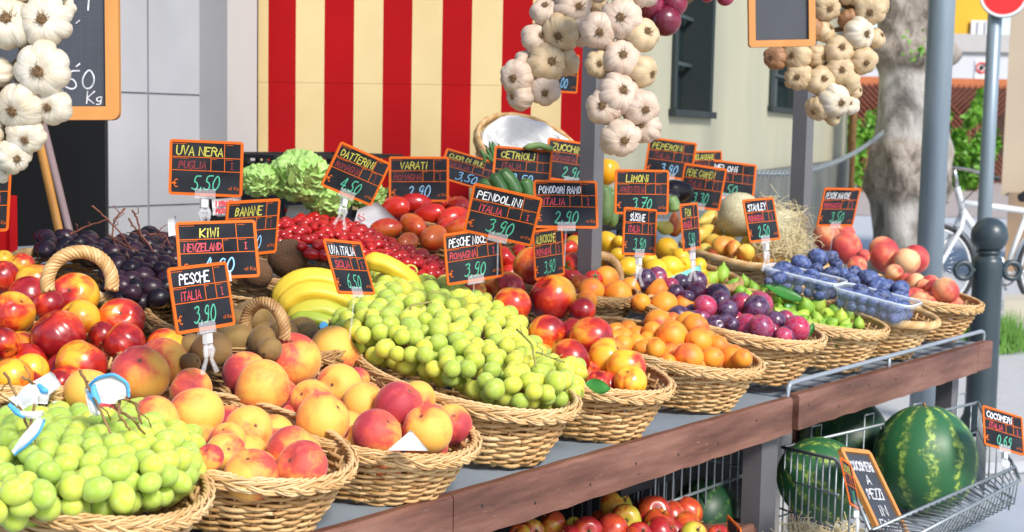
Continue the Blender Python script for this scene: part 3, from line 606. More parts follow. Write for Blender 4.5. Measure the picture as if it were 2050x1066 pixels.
pile('NL', 'nectarine', L_NL, 'nectarines heaped at the left edge', 'heap at the left edge', fill=.038, fr=['r', 'b', 'o'])
pile('KW', 'kiwi', L_KW, 'kiwis in the brown basket', 'kiwi basket', rs=1.1, fill=.026)
pile('LE', 'lemon', L_LE, 'lemons in the brown basket', 'lemon basket', rs=.95, fill=.03)
pile('PE', 'pear', L_PE, 'pears in the pale basket', 'pear basket', fill=.03)
pile('RT', 'vine_tomato', L_RT, 'vine tomatoes in the brown basket', 'vine tomato basket', fill=.034)
pile('VT', 'plum_tomato', L_VT, 'plum tomatoes under the VARATI sign', 'heap under the VARATI sign', rs=1.22, fill=.03)
for cx, cy in ((1612, 552), (1757, 594)):            # the prunes lying at the bottom of each punnet
    b0 = pile_hit('B9', cx, cy, .05)-BASK['B9']['n']*.056
    for lz in (.021, .046):
        for i in range(4):
            for j in range(6):
                P = b0+Vector(((i-1.5)*.0265+rnd.uniform(-.004, .004), (j-2.5)*.029+rnd.uniform(-.004, .004), 0)); P.z = b0.z+(P.y-b0.y)*math.tan(rad(10))+lz
                x, y, d = proj(P); FR.append(dict(kind='prune', x=x, y=y, rp=.0165*FPX/d, d=d, c='d', bk='B9', fill=True, P=P, r=.0165, group='blue prunes in the punnets', where='under the top prunes'))
# apples on the lower shelf
BASK['AP'] = dict(c=Vector((2.5, 1.62, .565)), n=Vector((0, -math.sin(rad(12)), math.cos(rad(12)))), h0=0, a=.36, b=.12, tilt=5, rz=0)
pile('AP', 'apple', L_AP, 'apples on the lower shelf', 'lower shelf apples', fill=.036)
# ------------------------------------------------------------------ berries: thrown into an outline on a mounded surface
def inpoly(x, y, P):
    c = False; j = len(P)-1
    for i in range(len(P)):
        if (P[i][1] > y) != (P[j][1] > y) and x < (P[j][0]-P[i][0])*(y-P[i][1])/(P[j][1]-P[i][1])+P[i][0]: c = not c
        j = i
    return c
def edged(x, y, P):
    best = 1e9
    for i in range(len(P)):
        a, b = P[i-1], P[i]; dx, dy = b[0]-a[0], b[1]-a[1]
        t = max(0, min(1, ((x-a[0])*dx+(y-a[1])*dy)/(dx*dx+dy*dy+1e-9))); best = min(best, math.hypot(x-a[0]-t*dx, y-a[1]-t*dy))
    return best
def berries(bk, kind, poly, rr, H, layers, md, group, where, ew=26.):
    xs = [p[0] for p in poly]; ys = [p[1] for p in poly]
    acc = np.zeros((0, 3)); lay = np.arange(0, layers[-1][0]-.001, -.009)
    for dz in lay:
        for _ in range(2600):
            x, y = rnd.uniform(min(xs), max(xs)), rnd.uniform(min(ys), max(ys))
            if not inpoly(x, y, poly): continue
            e = edged(x, y, poly); P = pile_hit(bk, x, y, H*(1-math.exp(-e/ew))+dz+rnd.uniform(-.004, .004))
            r = rr*rnd.uniform(.86, 1.12); p = np3(P)
            if len(acc) and (((acc-p)**2).sum(1) < (md*r)**2).any(): continue
            acc = np.vstack([acc, p])
            FR.append(dict(kind=kind, x=x, y=y, rp=r*FPX/depth(P), d=depth(P), c='d', bk=bk, fill=True, berry=True, P=P, r=r, group=group, where=where))
berries('B1', 'green_grape', [(-30, 850), (0, 835), (90, 828), (200, 822), (300, 812), (345, 845), (385, 870), (402, 905), (400, 945), (370, 975), (320, 1000), (200, 1022), (100, 1028), (-30, 1040)],   .0172, .055, [(-.055, 1)], 1.62, 'front left', 'B1')
berries('B4', 'amber_grape', [(672, 650), (715, 600), (758, 545), (790, 520), (830, 548), (900, 565), (975, 600), (1035, 620), (1052, 665), (1090, 712), (1150, 715), (1165, 750), (1155, 790), (1110, 812), (1040, 812), (960, 790), (900, 762), (840, 740), (760, 718), (705, 690)], 0.0186, .055, [(-.06, 1)], 1.62, 'middle', 'B4')
berries('BG', 'black_grape', [(212, 490), (260, 484), (300, 468), (345, 490), (400, 500), (420, 540), (400, 600), (350, 612), (290, 606), (228, 602), (212, 560)], .0205, .035, [(-.05, 1)], 1.6, 'black', 'BG')
berries('BG', 'black_grape', [(82, 474), (175, 478), (215, 496), (190, 520), (88, 512)], .0205, .02, [(-.03, 1)], 1.75, 'black', 'BG')
berries('DT', 'date_tomato', [(552, 446), (600, 436), (650, 432), (705, 448), (735, 462), (800, 492), (860, 510), (895, 535), (888, 562), (830, 566), (770, 545), (700, 530), (620, 512), (556, 490)], .0145, .03, [(-.04, 1)], 1.7, 'date tomatoes in the brown basket', 'DT')
# ------------------------------------------------------------------ drop whatever is wholly hidden
W_, H_ = 1025, 533
zb = np.full((H_, W_), 1e9); ib = np.full((H_, W_), -1, int)
for i, f in enumerate(FR):
    cx, cy, rp = f['x']/2, f['y']/2, f['rp']/2
    x0, x1, y0, y1 = int(max(0, cx-rp)), int(min(W_-1, cx+rp+1)), int(max(0, cy-rp)), int(min(H_-1, cy+rp+1))
    if x1 <= x0 or y1 <= y0: continue
    yy, xx = np.mgrid[y0:y1+1, x0:x1+1]; q = 1-((xx-cx)**2+(yy-cy)**2)/rp**2
    z = np.where(q > 0, f['d']-f['r']*np.sqrt(np.maximum(q, 0)), 1e9); sub = zb[y0:y1+1, x0:x1+1]; mk = z < sub
    sub[mk] = z[mk]; ib[y0:y1+1, x0:x1+1][mk] = i
cnt = np.bincount(ib[ib >= 0], minlength=len(FR))
FR = [f for i, f in enumerate(FR) if not f['fill'] or cnt[i] >= (10 if f.get('berry') else 14)]
# ------------------------------------------------------------------ build the single fruits
def rq():
    v = Vector((rnd.gauss(0, 1), rnd.gauss(0, 1), rnd.gauss(0, 1), rnd.gauss(0, 1))); v.normalize(); return Quaternion(v)
def lying(spread=.5):
    a = rnd.uniform(0, 2*math.pi); ax = Vector((math.cos(a), math.sin(a), rnd.uniform(-spread, spread))).normalized()
    return ax.to_track_quat('Z', 'Y') @ Quaternion((0, 0, 1), rnd.uniform(0, 6.28))
def facing(up=.5):                          # stem end somewhere towards the street and the sky
    ax = Vector((rnd.uniform(-1, .6), rnd.uniform(-1, .3), rnd.uniform(up, 1.2))).normalized()
    return ax.to_track_quat('Z', 'Y') @ Quaternion((0, 0, 1), rnd.uniform(0, 6.28))
LONG = {'kiwi': 1.1, 'lemon': 1.1, 'prune': 1.12, 'plum_tomato': 1.25, 'date_tomato': 1.2, 'fig': 1.05, 'pear': 1.15}
STEMQ = {}
def build_fruit():
    groups = {}
    for f in FR:
        if f.get('berry') and f['kind'] != 'date_tomato': continue
        groups.setdefault((f['bk'], f['kind']), []).append(f)
    for (bk, kind), fs in groups.items():
        vis = [f for f in fs if not f['fill']]; vis.sort(key=lambda f: f['y'])
        if vis:                              # rows from the back of the basket to its front, for the labels
            mr = sum(f['rp'] for f in vis)/len(vis); rows = [[]]; y0 = vis[0]['y']
            for f in vis:
                if f['y']-y0 > 1.0*mr: rows.append([]); y0 = f['y']
                rows[-1].append(f)
            nm = {1: ['only'], 2: ['back', 'front'], 3: ['back', 'middle', 'front']}.get(len(rows)) or (['back', 'second', 'third', 'fourth', 'fifth', 'sixth', 'seventh', 'eighth'][:len(rows)-1]+['front'])
            for k, row in enumerate(rows):
                row.sort(key=lambda f: f['x'])
                for i, f in enumerate(row):
                    wd = WORDS[kind][f['c']]
                    while len(wd.split()) > 1 and len(f"{wd}, {ORD[i] if len(row) > 1 else 'alone'} in the {nm[k]} row of {f['where']}".split()) > 16: wd = wd.split(' ', 1)[1]
                    f['label'] = f"{wd}, {ORD[i] if len(row) > 1 else 'alone'} in the {nm[k]} row of {f['where']}"
        for f in fs:
            me = rnd.choice(FM[kind]); s = f['r']/LONG.get(kind, 1.)
            if kind in ('kiwi', 'lemon', 'prune', 'plum_tomato', 'date_tomato'): q = lying(.45)
            elif kind == 'fig': q = facing(.4) if rnd.random() < .7 else lying(.5)
            elif kind == 'pear': q = lying(.9)
            elif kind in ('apricot',): q = rq() if rnd.random() < .5 else facing(-.3)
            else: q = facing(.1) if rnd.random() < .6 else rq()
            if bk == 'B8' and f['x'] < 1450 and f['y'] < 556: q = Quaternion((1, 0, 0), .1)
            if bk == 'PE' and (f['x'], f['y']) in ((1350, 450), (1433, 458)): q = Vector((.15, .1, 1)).to_track_quat('Z', 'Y')
            t = TONE_K.get(kind, TONE).get(f['c'], .5)
            o = inst(kind, me, f['P'], None, q, s*rnd.uniform(.98, 1.02), (min(1, max(0, t+rnd.uniform(-.08, .08))), rnd.uniform(.4, .6), rnd.random(), 1))
            if f.get('berry'): lab = 'small shiny red date tomato in the heap behind the UVA ITALIA sign'; g = f['group']
            elif f['fill']: lab = f"{kind.replace('_', ' ')} mostly hidden underneath the others, {f['where']}"; g = f['group']+', hidden layer'
            else: lab = f['label']; g = f['group']
            tag(o, lab, {'prune': 'plum', 'vine_tomato': 'tomato', 'plum_tomato': 'tomato', 'date_tomato': 'tomato', 'white_peach': 'peach'}.get(kind, kind), g)
            if kind == 'apple' or kind == 'pear':
                sb = MB().tube([(0, 0, .55 if kind == 'apple' else 1.45), (.03, 0, .8 if kind == 'apple' else 1.6), (.1, .05, 1.02 if kind == 'apple' else 1.85)], .05, 6)
                so = bpy.data.objects.new('stem', STEMQ.setdefault(kind, sb.mesh('fruit_stem', MT['twig'], True))); COL.objects.link(so); so.parent = o
            if kind == 'vine_tomato':
                if kind not in STEMQ:
                    sb = MB().tube([(0, 0, .62), (0, 0, .85), (.06, 0, 1.0)], .05, 6)
                    for k in range(5):
                        a = 2*math.pi*k/5; sb.sheet([[(.06*math.cos(a+w), .06*math.sin(a+w), .67) for w in (-.6, .6)], [(.3*math.cos(a+w), .3*math.sin(a+w), .72) for w in (-.25, .25)], [(.5*math.cos(a+w), .5*math.sin(a+w), .70) for w in (-.03, .03)]], .02)
                    STEMQ[kind] = sb.mesh('tomato_calyx', MT['stipule'])
                so = bpy.data.objects.new('calyx', STEMQ[kind]); COL.objects.link(so); so.parent = o
build_fruit()
# ------------------------------------------------------------------ grape bunches: berries and stalk are parts of their bunch
def bunches(bk, kind, seeds, group, labels, name, twig, tags=False):
    bs = [f for f in FR if f['bk'] == bk and f.get('berry')]
    roots = []
    for (x, y), lab in zip(seeds, labels):
        P = pile_hit(bk, x, y, -.03); roots.append(thing(name, lab, 'grapes', P, group))
    asg = {}
    for f in bs:
        i = min(range(len(seeds)), key=lambda k: (f['x']-seeds[k][0])**2+(f['y']-seeds[k][1])**2); asg.setdefault(i, []).append(f)
    for i, fs in asg.items():
        fs.sort(key=lambda f: f['d'])
        root = roots[i]; c = np3(root.location); tw = MB()
        for f in fs[:96]:
            q = lying(.8); inst('berry', rnd.choice(FM[kind]), f['P'], root, q, f['r']/1.06)
            P = np3(f['P']); mid = (P*.6+c*.4)+np.array([0, 0, .004])+nrs.normal(0, .004, 3)
            if rnd.random() < .75: tw.tube([P, P*.85+mid*.15+nrs.normal(0, .001, 3), mid, mid*.5+c*.5], [.0011, .0012, .0014, .0019], 5)
        S2 = STALKS.get((bk, i), [])
        for pts in S2:
            PP = [np3(at(x, y, depth(pile_hit(bk, x, y, off)))) for x, y, off in pts]
            n = len(PP); t = np.linspace(0, n-1, 5*n); pp = np.stack([np.interp(t, range(n), [p[k] for p in PP]) for k in range(3)], 1)
            pp[1:-1] = (pp[:-2]+2*pp[1:-1]+pp[2:])/4; pp += nrs.normal(0, .0006, pp.shape)
            tw.tube(pp, np.linspace(.0022, .0016, len(pp)), 6)
            for j in range(3, len(pp), 6):
                e = pp[j]+nrs.normal(0, .014, 3); tw.tube([pp[j], (pp[j]+e)/2+nrs.normal(0, .003, 3), e], [.0012, .001, .0009], 5)
        tw.build('stalk', MT[twig], root, True)
    return roots
STALKS = {
 ('B1', 0): [[(10, 745, .12), (30, 790, .09), (55, 850, .075), (60, 930, .05)], [(45, 755, .13), (75, 775, .11), (60, 850, .08), (62, 915, .05)]],
 ('B1', 1): [[(160, 742, .14), (185, 790, .11), (210, 840, .085), (228, 885, .06)], [(240, 795, .10), (238, 830, .09), (265, 870, .06)]],
 ('B1', 2): [[(230, 815, .09), (265, 840, .085), (290, 870, .06)], [(240, 795, .1), (275, 812, .085), (282, 850, .06)]],
 ('B4', 1): [[(862, 605, .075), (820, 612, .07), (830, 650, .055), (850, 680, .04)]], ('B4', 3): [[(1035, 660, .08), (1065, 690, .075), (1072, 735, .06)], [(1072, 705, .075), (1100, 715, .07), (1130, 725, .06)]],
 ('BG', 0): [[(140, 470, .05), (170, 455, .06), (215, 440, .05)]], ('BG', 1): [[(185, 412, .13), (215, 440, .105), (245, 470, .08), (262, 500, .05)], [(250, 418, .12), (228, 440, .10), (225, 480, .06)], [(215, 470, .07), (240, 485, .06), (280, 505, .045)]],
 ('BG', 2): [[(265, 420, .13), (275, 440, .11), (282, 470, .08), (310, 505, .05)], [(258, 438, .12), (272, 460, .10), (290, 490, .06)], [(300, 470, .08), (330, 470, .07), (345, 500, .05)]]}
bunches('B1', 'green_grape', [(60, 920), (215, 900), (330, 920)], 'green grape bunches at the front left', ['bright green grape bunch at the left edge beneath the left blue and white tag', 'bright green grape bunch beneath the round white tag, centre of the front left basket', 'bright green grape bunch at the right side of the front left basket'], 'grape_bunch', 'twig')
bunches('B4', 'amber_grape', [(730, 660), (830, 600), (950, 680), (1090, 770)], 'amber green grape bunches in the middle basket', ['amber green grape bunch lying at the left end of the middle basket by the bananas', 'yellow green grape bunch at the top of the middle basket under the UVA ITALIA sign', 'amber green grape bunch in the centre of the middle grape basket', 'amber green grape bunch hanging at the front right of the middle grape basket'], 'grape_bunch', 'twig_green')
bunches('BG', 'black_grape', [(120, 500), (245, 550), (350, 540)], 'black grape bunches', ['black grape bunch left of and behind the thick basket handle', 'black grape bunch with a long red stalk in the middle of its basket', 'black grape bunch at the right next to the PESCHE and KIWI signs'], 'black_grape_bunch', 'twig_red')
# ------------------------------------------------------------------ handwriting
GL = {'A': '00 39 60|13 53', 'B': '00 09 48 66 35 05|35 53 41 00', 'C': '67 49 28 06 03 21 40 62', 'D': '00 09 38 66 63 31 00', 'E': '69 09 00 60|05 45', 'F': '69 09 00|05 45', 'G': '67 49 28 06 03 20 40 62 64 34', 'H': '00 09|60 69|05 65',
      'I': '30 39', 'i': '30 36|38 39', 'J': '09 69|49 42 30 11', 'K': '00 09|69 04 60', 'L': '09 00 60', 'l': '30 39', 'M': '00 09 34 69 60', 'N': '00 09 60 69', 'O': '39 17 04 11 30 51 64 57 39', 'P': '00 09 48 66 54 05', 'R': '00 09 48 66 54 05|35 60', 'S': '67 49 28 06 35 53 61 30 01', 'T': '09 69|39 30',
      'U': '09 02 20 40 62 69', 'V': '09 30 69', 'W': '09 10 36 50 69', 'Y': '09 34 69|34 30', 'Z': '09 69 00 60', '0': '39 17 04 11 30 51 64 57 39', '1': '17 39 30', '2': '07 29 48 56 33 00 60', '3': '08 39 58 46 25 46 63 41 20 01', '4': '39 03 63|48 40', '5': '69 19 15 35 53 51 30 01', '6': '59 27 04 11 30 51 53 35 14', '7': '09 69 20|15 55',
      '9': '58 39 17 15 34 55 58 53 40 10', ',': '21 1-', '.': '30 31', '€': '68 49 26 23 40 61|05 45|04 44', 'a': '55 25 03 01 30 52 55 50', 'g': '55 25 03 31 53 55 5- 1-', '#': '19 59|39 30|10 50', ' ': '', '_': '00 65', "'": '39 37'}
ROUND = set('BCDGOPRSU0235689€Jag')
NARROW = {'I': .35, 'i': .35, 'l': .3, ',': .3, '.': .3, ' ': .5, '1': .5, "'": .3, '#': .8}
def chaikin(P, it=2):
    for _ in range(it):
        closed = np.allclose(P[0], P[-1]); Q = []
        if not closed: Q.append(P[0])
        for a, b in zip(P[:-1], P[1:]): Q += [a*.75+b*.25, a*.25+b*.75]
        if not closed: Q.append(P[-1])
        else: Q.append(Q[0])
        P = np.array(Q)
    return P
def strokes(txt, x0, x1, y0, hgt, slant=.12, q=None, maxw=.8, align='c', jit=.25):
    """lines of the words between x0 and x1, base line y0 (y up)"""
    q = q or rnd
    ws = [NARROW.get(c, 1.)*.72+.22 for c in txt]; tot = sum(ws); cw = min(maxw*hgt, (x1-x0)/tot)
    x = x0+((x1-x0)-tot*cw)/2 if align == 'c' else x0
    out = []
    for c, w_ in zip(txt, ws):
        dy = q.uniform(-.04, .04)*hgt; sc = q.uniform(.94, 1.08)
        for st in GL.get(c, '').split('|'):
            if not st: continue
            P = np.array([[int(p[0])/6-.5, (-1 if p[1] == '-' else int(p[1]))/9] for p in st.split()], float)
            P += np.array([[q.uniform(-.5, .5)*jit/6, q.uniform(-.5, .5)*jit/9] for _ in P]) if not (len(P) > 4 and np.allclose(P[0], P[-1])) else 0
            if c in ROUND: P = chaikin(P)
            X = x+(w_*.5)*cw+P[:, 0]*(w_-.22)*cw*sc; Y = y0+dy+P[:, 1]*hgt*sc; X = X+slant*(Y-y0)
            out.append(np.stack([X, Y], 1))
        x += w_*cw
    return out
def ribbons(mb, lines, frame, wd, z0):
    """flat pen strokes lying on a board; frame maps (x, y, height) to the world"""
    for k, P in enumerate(lines):
        keep = [0]+[i for i in range(1, len(P)) if np.linalg.norm(P[i]-P[i-1]) > 1e-6]; P = P[keep]
        if len(P) < 2: continue
        cl = np.allclose(P[0], P[-1]); T = np.gradient(P, axis=0)
        if cl: T[0] = T[-1] = (P[1]-P[-2])
        seg = P[1:]-P[:-1]; seg = seg/(np.linalg.norm(seg, axis=1)[:, None]+1e-12)
        Nn = []
        for i in range(len(P)):
            a = seg[i-1] if i > 0 else (seg[-1] if cl else seg[0]); b = seg[i] if i < len(seg) else (seg[0] if cl else seg[-1])
            na, nb_ = np.array([-a[1], a[0]]), np.array([-b[1], b[0]]); m_ = na+nb_; L = np.linalg.norm(m_)
            m_ = m_/L if L > .2 else na; m_ = m_/max(.55, float(m_ @ na)); Nn.append(m_)
        Nn = np.array(Nn)
        if not cl: P = P.copy(); P[0] -= seg[0]*wd*.45; P[-1] += seg[-1]*wd*.45
        z = z0+k*.00004; V = [frame(p[0]+s*n[0]*wd/2, p[1]+s*n[1]*wd/2, z) for p, n in zip(P, Nn) for s in (1, -1)]
        mb.add(V, [(2*i, 2*i+1, 2*i+3, 2*i+2) for i in range(len(P)-1)])
def rrect(w, h, r, n=4):
    P = []
    for cx, cy, a0 in ((w/2-r, h/2-r, 0), (-w/2+r, h/2-r, 90), (-w/2+r, -h/2+r, 180), (w/2-r, -h/2+r, 270)):
        for k in range(n+1): a = rad(a0+90*k/n); P.append((cx+r*math.cos(a), cy+r*math.sin(a)))
    return P
def ring(mb, w, h, r, bw, z0, z1, fr, mi=0):
    O = rrect(w, h, r); I = rrect(w-2*bw, h-2*bw, max(r-bw, .0008)); n = len(O); V = []
    for L, z in ((O, z0), (O, z1), (I, z1), (I, z0)): V += [fr(x, y, z) for x, y in L]
    F = []
    for k in range(4):
        for i in range(n): j = (i+1) % n; a, b = k*n, ((k+1) % 4)*n; F.append((a+i, a+j, b+j, b+i))
    mb.add(V, F, mi=mi)
def plate(mb, w, h, r, z0, z1, fr, mi=0):
    O = rrect(w, h, r); n = len(O); V = [fr(x, y, z0) for x, y in O]+[fr(x, y, z1) for x, y in O]
    mb.add(V, [tuple(range(n, 2*n)), tuple(reversed(range(n)))]+[(i, (i+1) % n, n+(i+1) % n, n+i) for i in range(n)], mi=mi)
def bar(mb, x0, x1, y0, y1, z0, z1, fr, mi=0):
    V = [fr(x, y, z) for z in (z0, z1) for x, y in ((x0, y0), (x1, y0), (x1, y1), (x0, y1))]
    mb.add(V, [(4, 5, 6, 7), (3, 2, 1, 0), (0, 1, 5, 4), (1, 2, 6, 5), (2, 3, 7, 6), (3, 0, 4, 7)], mi=mi)
POSES = []
def pose(cs, k=1.33, flip=1, real=.137, d=None):
    """true rectangle in space seen as the four photograph corners TL TR BR BL"""
    c = np.array(cs, float); u = ((c[1]-c[0])+(c[2]-c[3]))/2; v = ((c[3]-c[0])+(c[2]-c[1]))/2; cc = c.mean(0)
    U2, V2, dt = u @ u, v @ v, u @ v; e = k*k*V2-U2; cq = -dt
    t = (e+math.sqrt(e*e+4*k*k*cq*cq))/2; a = flip*math.sqrt(max(t, 1e-9)); b = cq/a if t > 1e-6 else math.sqrt(max(-e, 0))/k
    L = math.sqrt(U2+a*a); dd = d or FPX*real/L; s = dd/FPX
    lm, rm, tm, bm = (c[0]+c[3])/2, (c[1]+c[2])/2, (c[0]+c[1])/2, (c[3]+c[2])/2
    def UV(a, b): return at(rm[0], rm[1], 1+a/2)-at(lm[0], lm[1], 1-a/2), at(bm[0], bm[1], 1+b/2)-at(tm[0], tm[1], 1-b/2)
    def res(a, b): P, Q = UV(a, b); return np.array([P.dot(Q)/(P.length*Q.length), P.length/(k*Q.length)-1])
    z = np.array([a/FPX, b/FPX])               # refine: depths of the four edge middles, true perspective
    for _ in range(25):
        e_ = res(*z); J = np.stack([(res(z[0]+1e-6, z[1])-e_)/1e-6, (res(z[0], z[1]+1e-6)-e_)/1e-6], 1)
        try: st_ = np.linalg.solve(J, e_)
        except Exception: break
        z = z-np.clip(st_, -.01, .01)
    POSES.append((cs[0], z.tolist(), res(*z).tolist()))
    if not np.isfinite(z).all() or abs(res(*z)).max() > .08 or abs(z).max() > .12: z = np.array([a/FPX, b/FPX])
    P, Q = UV(*z); dd = d or real/P.length; U = P*dd; V = Q*dd; V = (V-U*(U.dot(V)/U.dot(U))); Wd = U.length; Hd = V.length
    U.normalize(); V.normalize(); Nn = V.cross(U)
    if Nn.dot(Fv) > 0: Nn = -Nn
    O = at(cc[0], cc[1], dd)
    def fr(x, y, z): return np3(O+U*x-V*y+Nn*z)
    return fr, Wd, Hd, O, U, V, Nn
INK = dict(w='ink_white', y='ink_yellow', r='ink_red', k='ink_dark_red', g='ink_green', b='ink_blue')
def sign(cs, name, origin, price, inks, flip=1, holder=True, lab=None, k=1.33, d=None, grade='#', label=None, hl=.062, bend=0):
    fr0, W, H, O, U, V, Nn = pose(cs, k, flip, d=d)
    def fr(x, y, z): return fr0(x, y, z+bend*((y/H)**2-.25)*H)
    q = random.Random(name)
    B0 = O+V*(H/2); lbl = label or f"orange-framed price sign reading {name} {origin} {price}".replace('  ', ' ').strip()
    r = thing('price_sign', lbl, 'price sign', B0, 'orange-framed price signs')
    mb = MB()
    if bend:
        ys = np.linspace(-H/2, H/2, 9)
        mb.sheet([[fr(x, y, -.0006) for x in np.linspace(-W/2+.0015, W/2-.0015, 3)] for y in ys], .0012)
    else: plate(mb, W-.0012, H-.0012, .0055, -.0012, 0, fr)
    mb.build('board', MT['board'], r)
    fb = MB(); bw = .0052*W/.137
    if bend:
        ys = np.linspace(-H/2, H/2, 9)
        for s in (-1, 1): fb.sheet([[fr(s*(W/2-t*bw), y, .0004) for t in (0, 1)] for y in ys], .0018)
        for s in (-1, 1): bar(fb, -W/2+bw, W/2-bw, s*(H/2-bw/2)-bw/2, s*(H/2-bw/2)+bw/2, -.0012, .0012, fr)
    else: ring(fb, W, H, .0065, bw, -.0014, .0011, fr)
    iw, x0, x1 = .0013, -W/2+bw, W/2-bw
    ya, yb = H*(.5-.31), H*(.5-.55); g = .0003
    bar(fb, x0-g, x1+g, ya-iw/2, ya+iw/2, -.0002, .0008, fr); bar(fb, x0-g, x1+g, yb-iw/2, yb+iw/2, -.0002, .0008, fr)
    c1, c2, c3 = -W/2+.745*W, -W/2+.565*W, -W/2+.75*W
    bar(fb, c1-iw/2, c1+iw/2, ya+iw/2, H/2-bw, -.0002, .0007, fr)
    for c in (c2, c3): bar(fb, c-iw/2, c+iw/2, yb+iw/2, ya-iw/2, -.0002, .0007, fr)
    fb.build('frame', MT['orange'], r)
    pr = MB()
    ribbons(pr, strokes('€', -W*.46, -W*.37, -H*.36, H*.14, 0, q, 1.4, jit=0), fr, .0016, .0004)
    ribbons(pr, strokes('al Kg', W*.31, W*.455, -H*.37, H*.055, 0, q, 1.2, jit=0), fr, .0007, .0004)
    for (a, b_, y) in ((-.45, -.28, .425), (.27, .36, .425), (-.45, -.25, .165), (.08, .13, .165), (.27, .36, .165)):   # tiny printed captions
        xx = a*W
        while xx < b_*W: bar(pr, xx, xx+.0013, y*H-.0006, y*H+.0006, 0, .0003, fr); xx += .0021
    pr.build('printed_text', MT['orange'], r)
    def words(nm, t, xa, xb, y, h, ink, wd, sl=.12, mw=.75):
        if not t: return
        wd *= min(1, 8.5/max(1, len(t)))**.7
        wb = MB(); ribbons(wb, strokes(t, xa, xb, y, h, sl, q, mw), fr, wd, .0005); wb.build(nm, MT[INK[ink]], r)
    words('name_lettering', name, -W*.42, W*.235, H*.225, H*.15, inks[0], .0023, .1, .8)
    words('origin_lettering', origin, -W*.42, W*.045, -H*.015, H*.13, inks[1], .0021, .1, .75)
    words('grade_lettering', grade, W*.29, W*.41, -H*.005, H*.115, inks[1], .0016, 0)
    words('price_lettering', price, -W*.33, W*.31, -H*.385, H*.25, inks[2], .0024, .22, .62)
    if holder:
        cb = MB(); cw, ch = W*.28, H*.13
        bar(cb, -cw/2, cw/2, -H/2-.004, -H/2+ch, .0016, .0024, fr); bar(cb, -cw/2, cw/2, -H/2-.004, -H/2+ch, -.0032, -.0024, fr); bar(cb, -cw/2, cw/2, -H/2-.0052, -H/2-.004, -.0032, .0024, fr)
        cb.build('clip', MT['clear'], r)
        if name not in FULLHOLD:
            D = Vector((0, 0, -1)); P0 = O+V*(H/2-.004)-Nn*.004; kb = MB(); kb.tube([P0, P0+D*.08-Nn*.01], .0018, 6); kb.build('stick', MT['clear'], r, True); return r
        D = (V*.6+Vector((0, 0, -1))*.9).normalized(); sx = U
        kb = MB(); P0 = O+V*(H/2+.006)
        def f2(x, y, z): return np3(P0+sx*x+D*(-y)+Nn*z)
        bar(kb, -.006, .006, -.015, 0, -.005, .005, f2); kb.build('knuckle', MT['white_plastic'], r)
        lb = MB()
        for s in (-1, 1):
            P = [f2(s*.004, -.015, 0), f2(s*.009, -.026, .002), f2(s*.006, -.040, 0), f2(s*.013, -hl, s*.004)]
            lb.tube(P, [.0036, .0042, .0032, .0045], 6)
        bar(lb, -.010, .010, -.036, -.018, -.0012, .0012, f2); bar(lb, -.007, .007, -.024, -.020, .0013, .003, f2)
        lb.build('clamp', MT['clear_mould'], r, True)
    return r
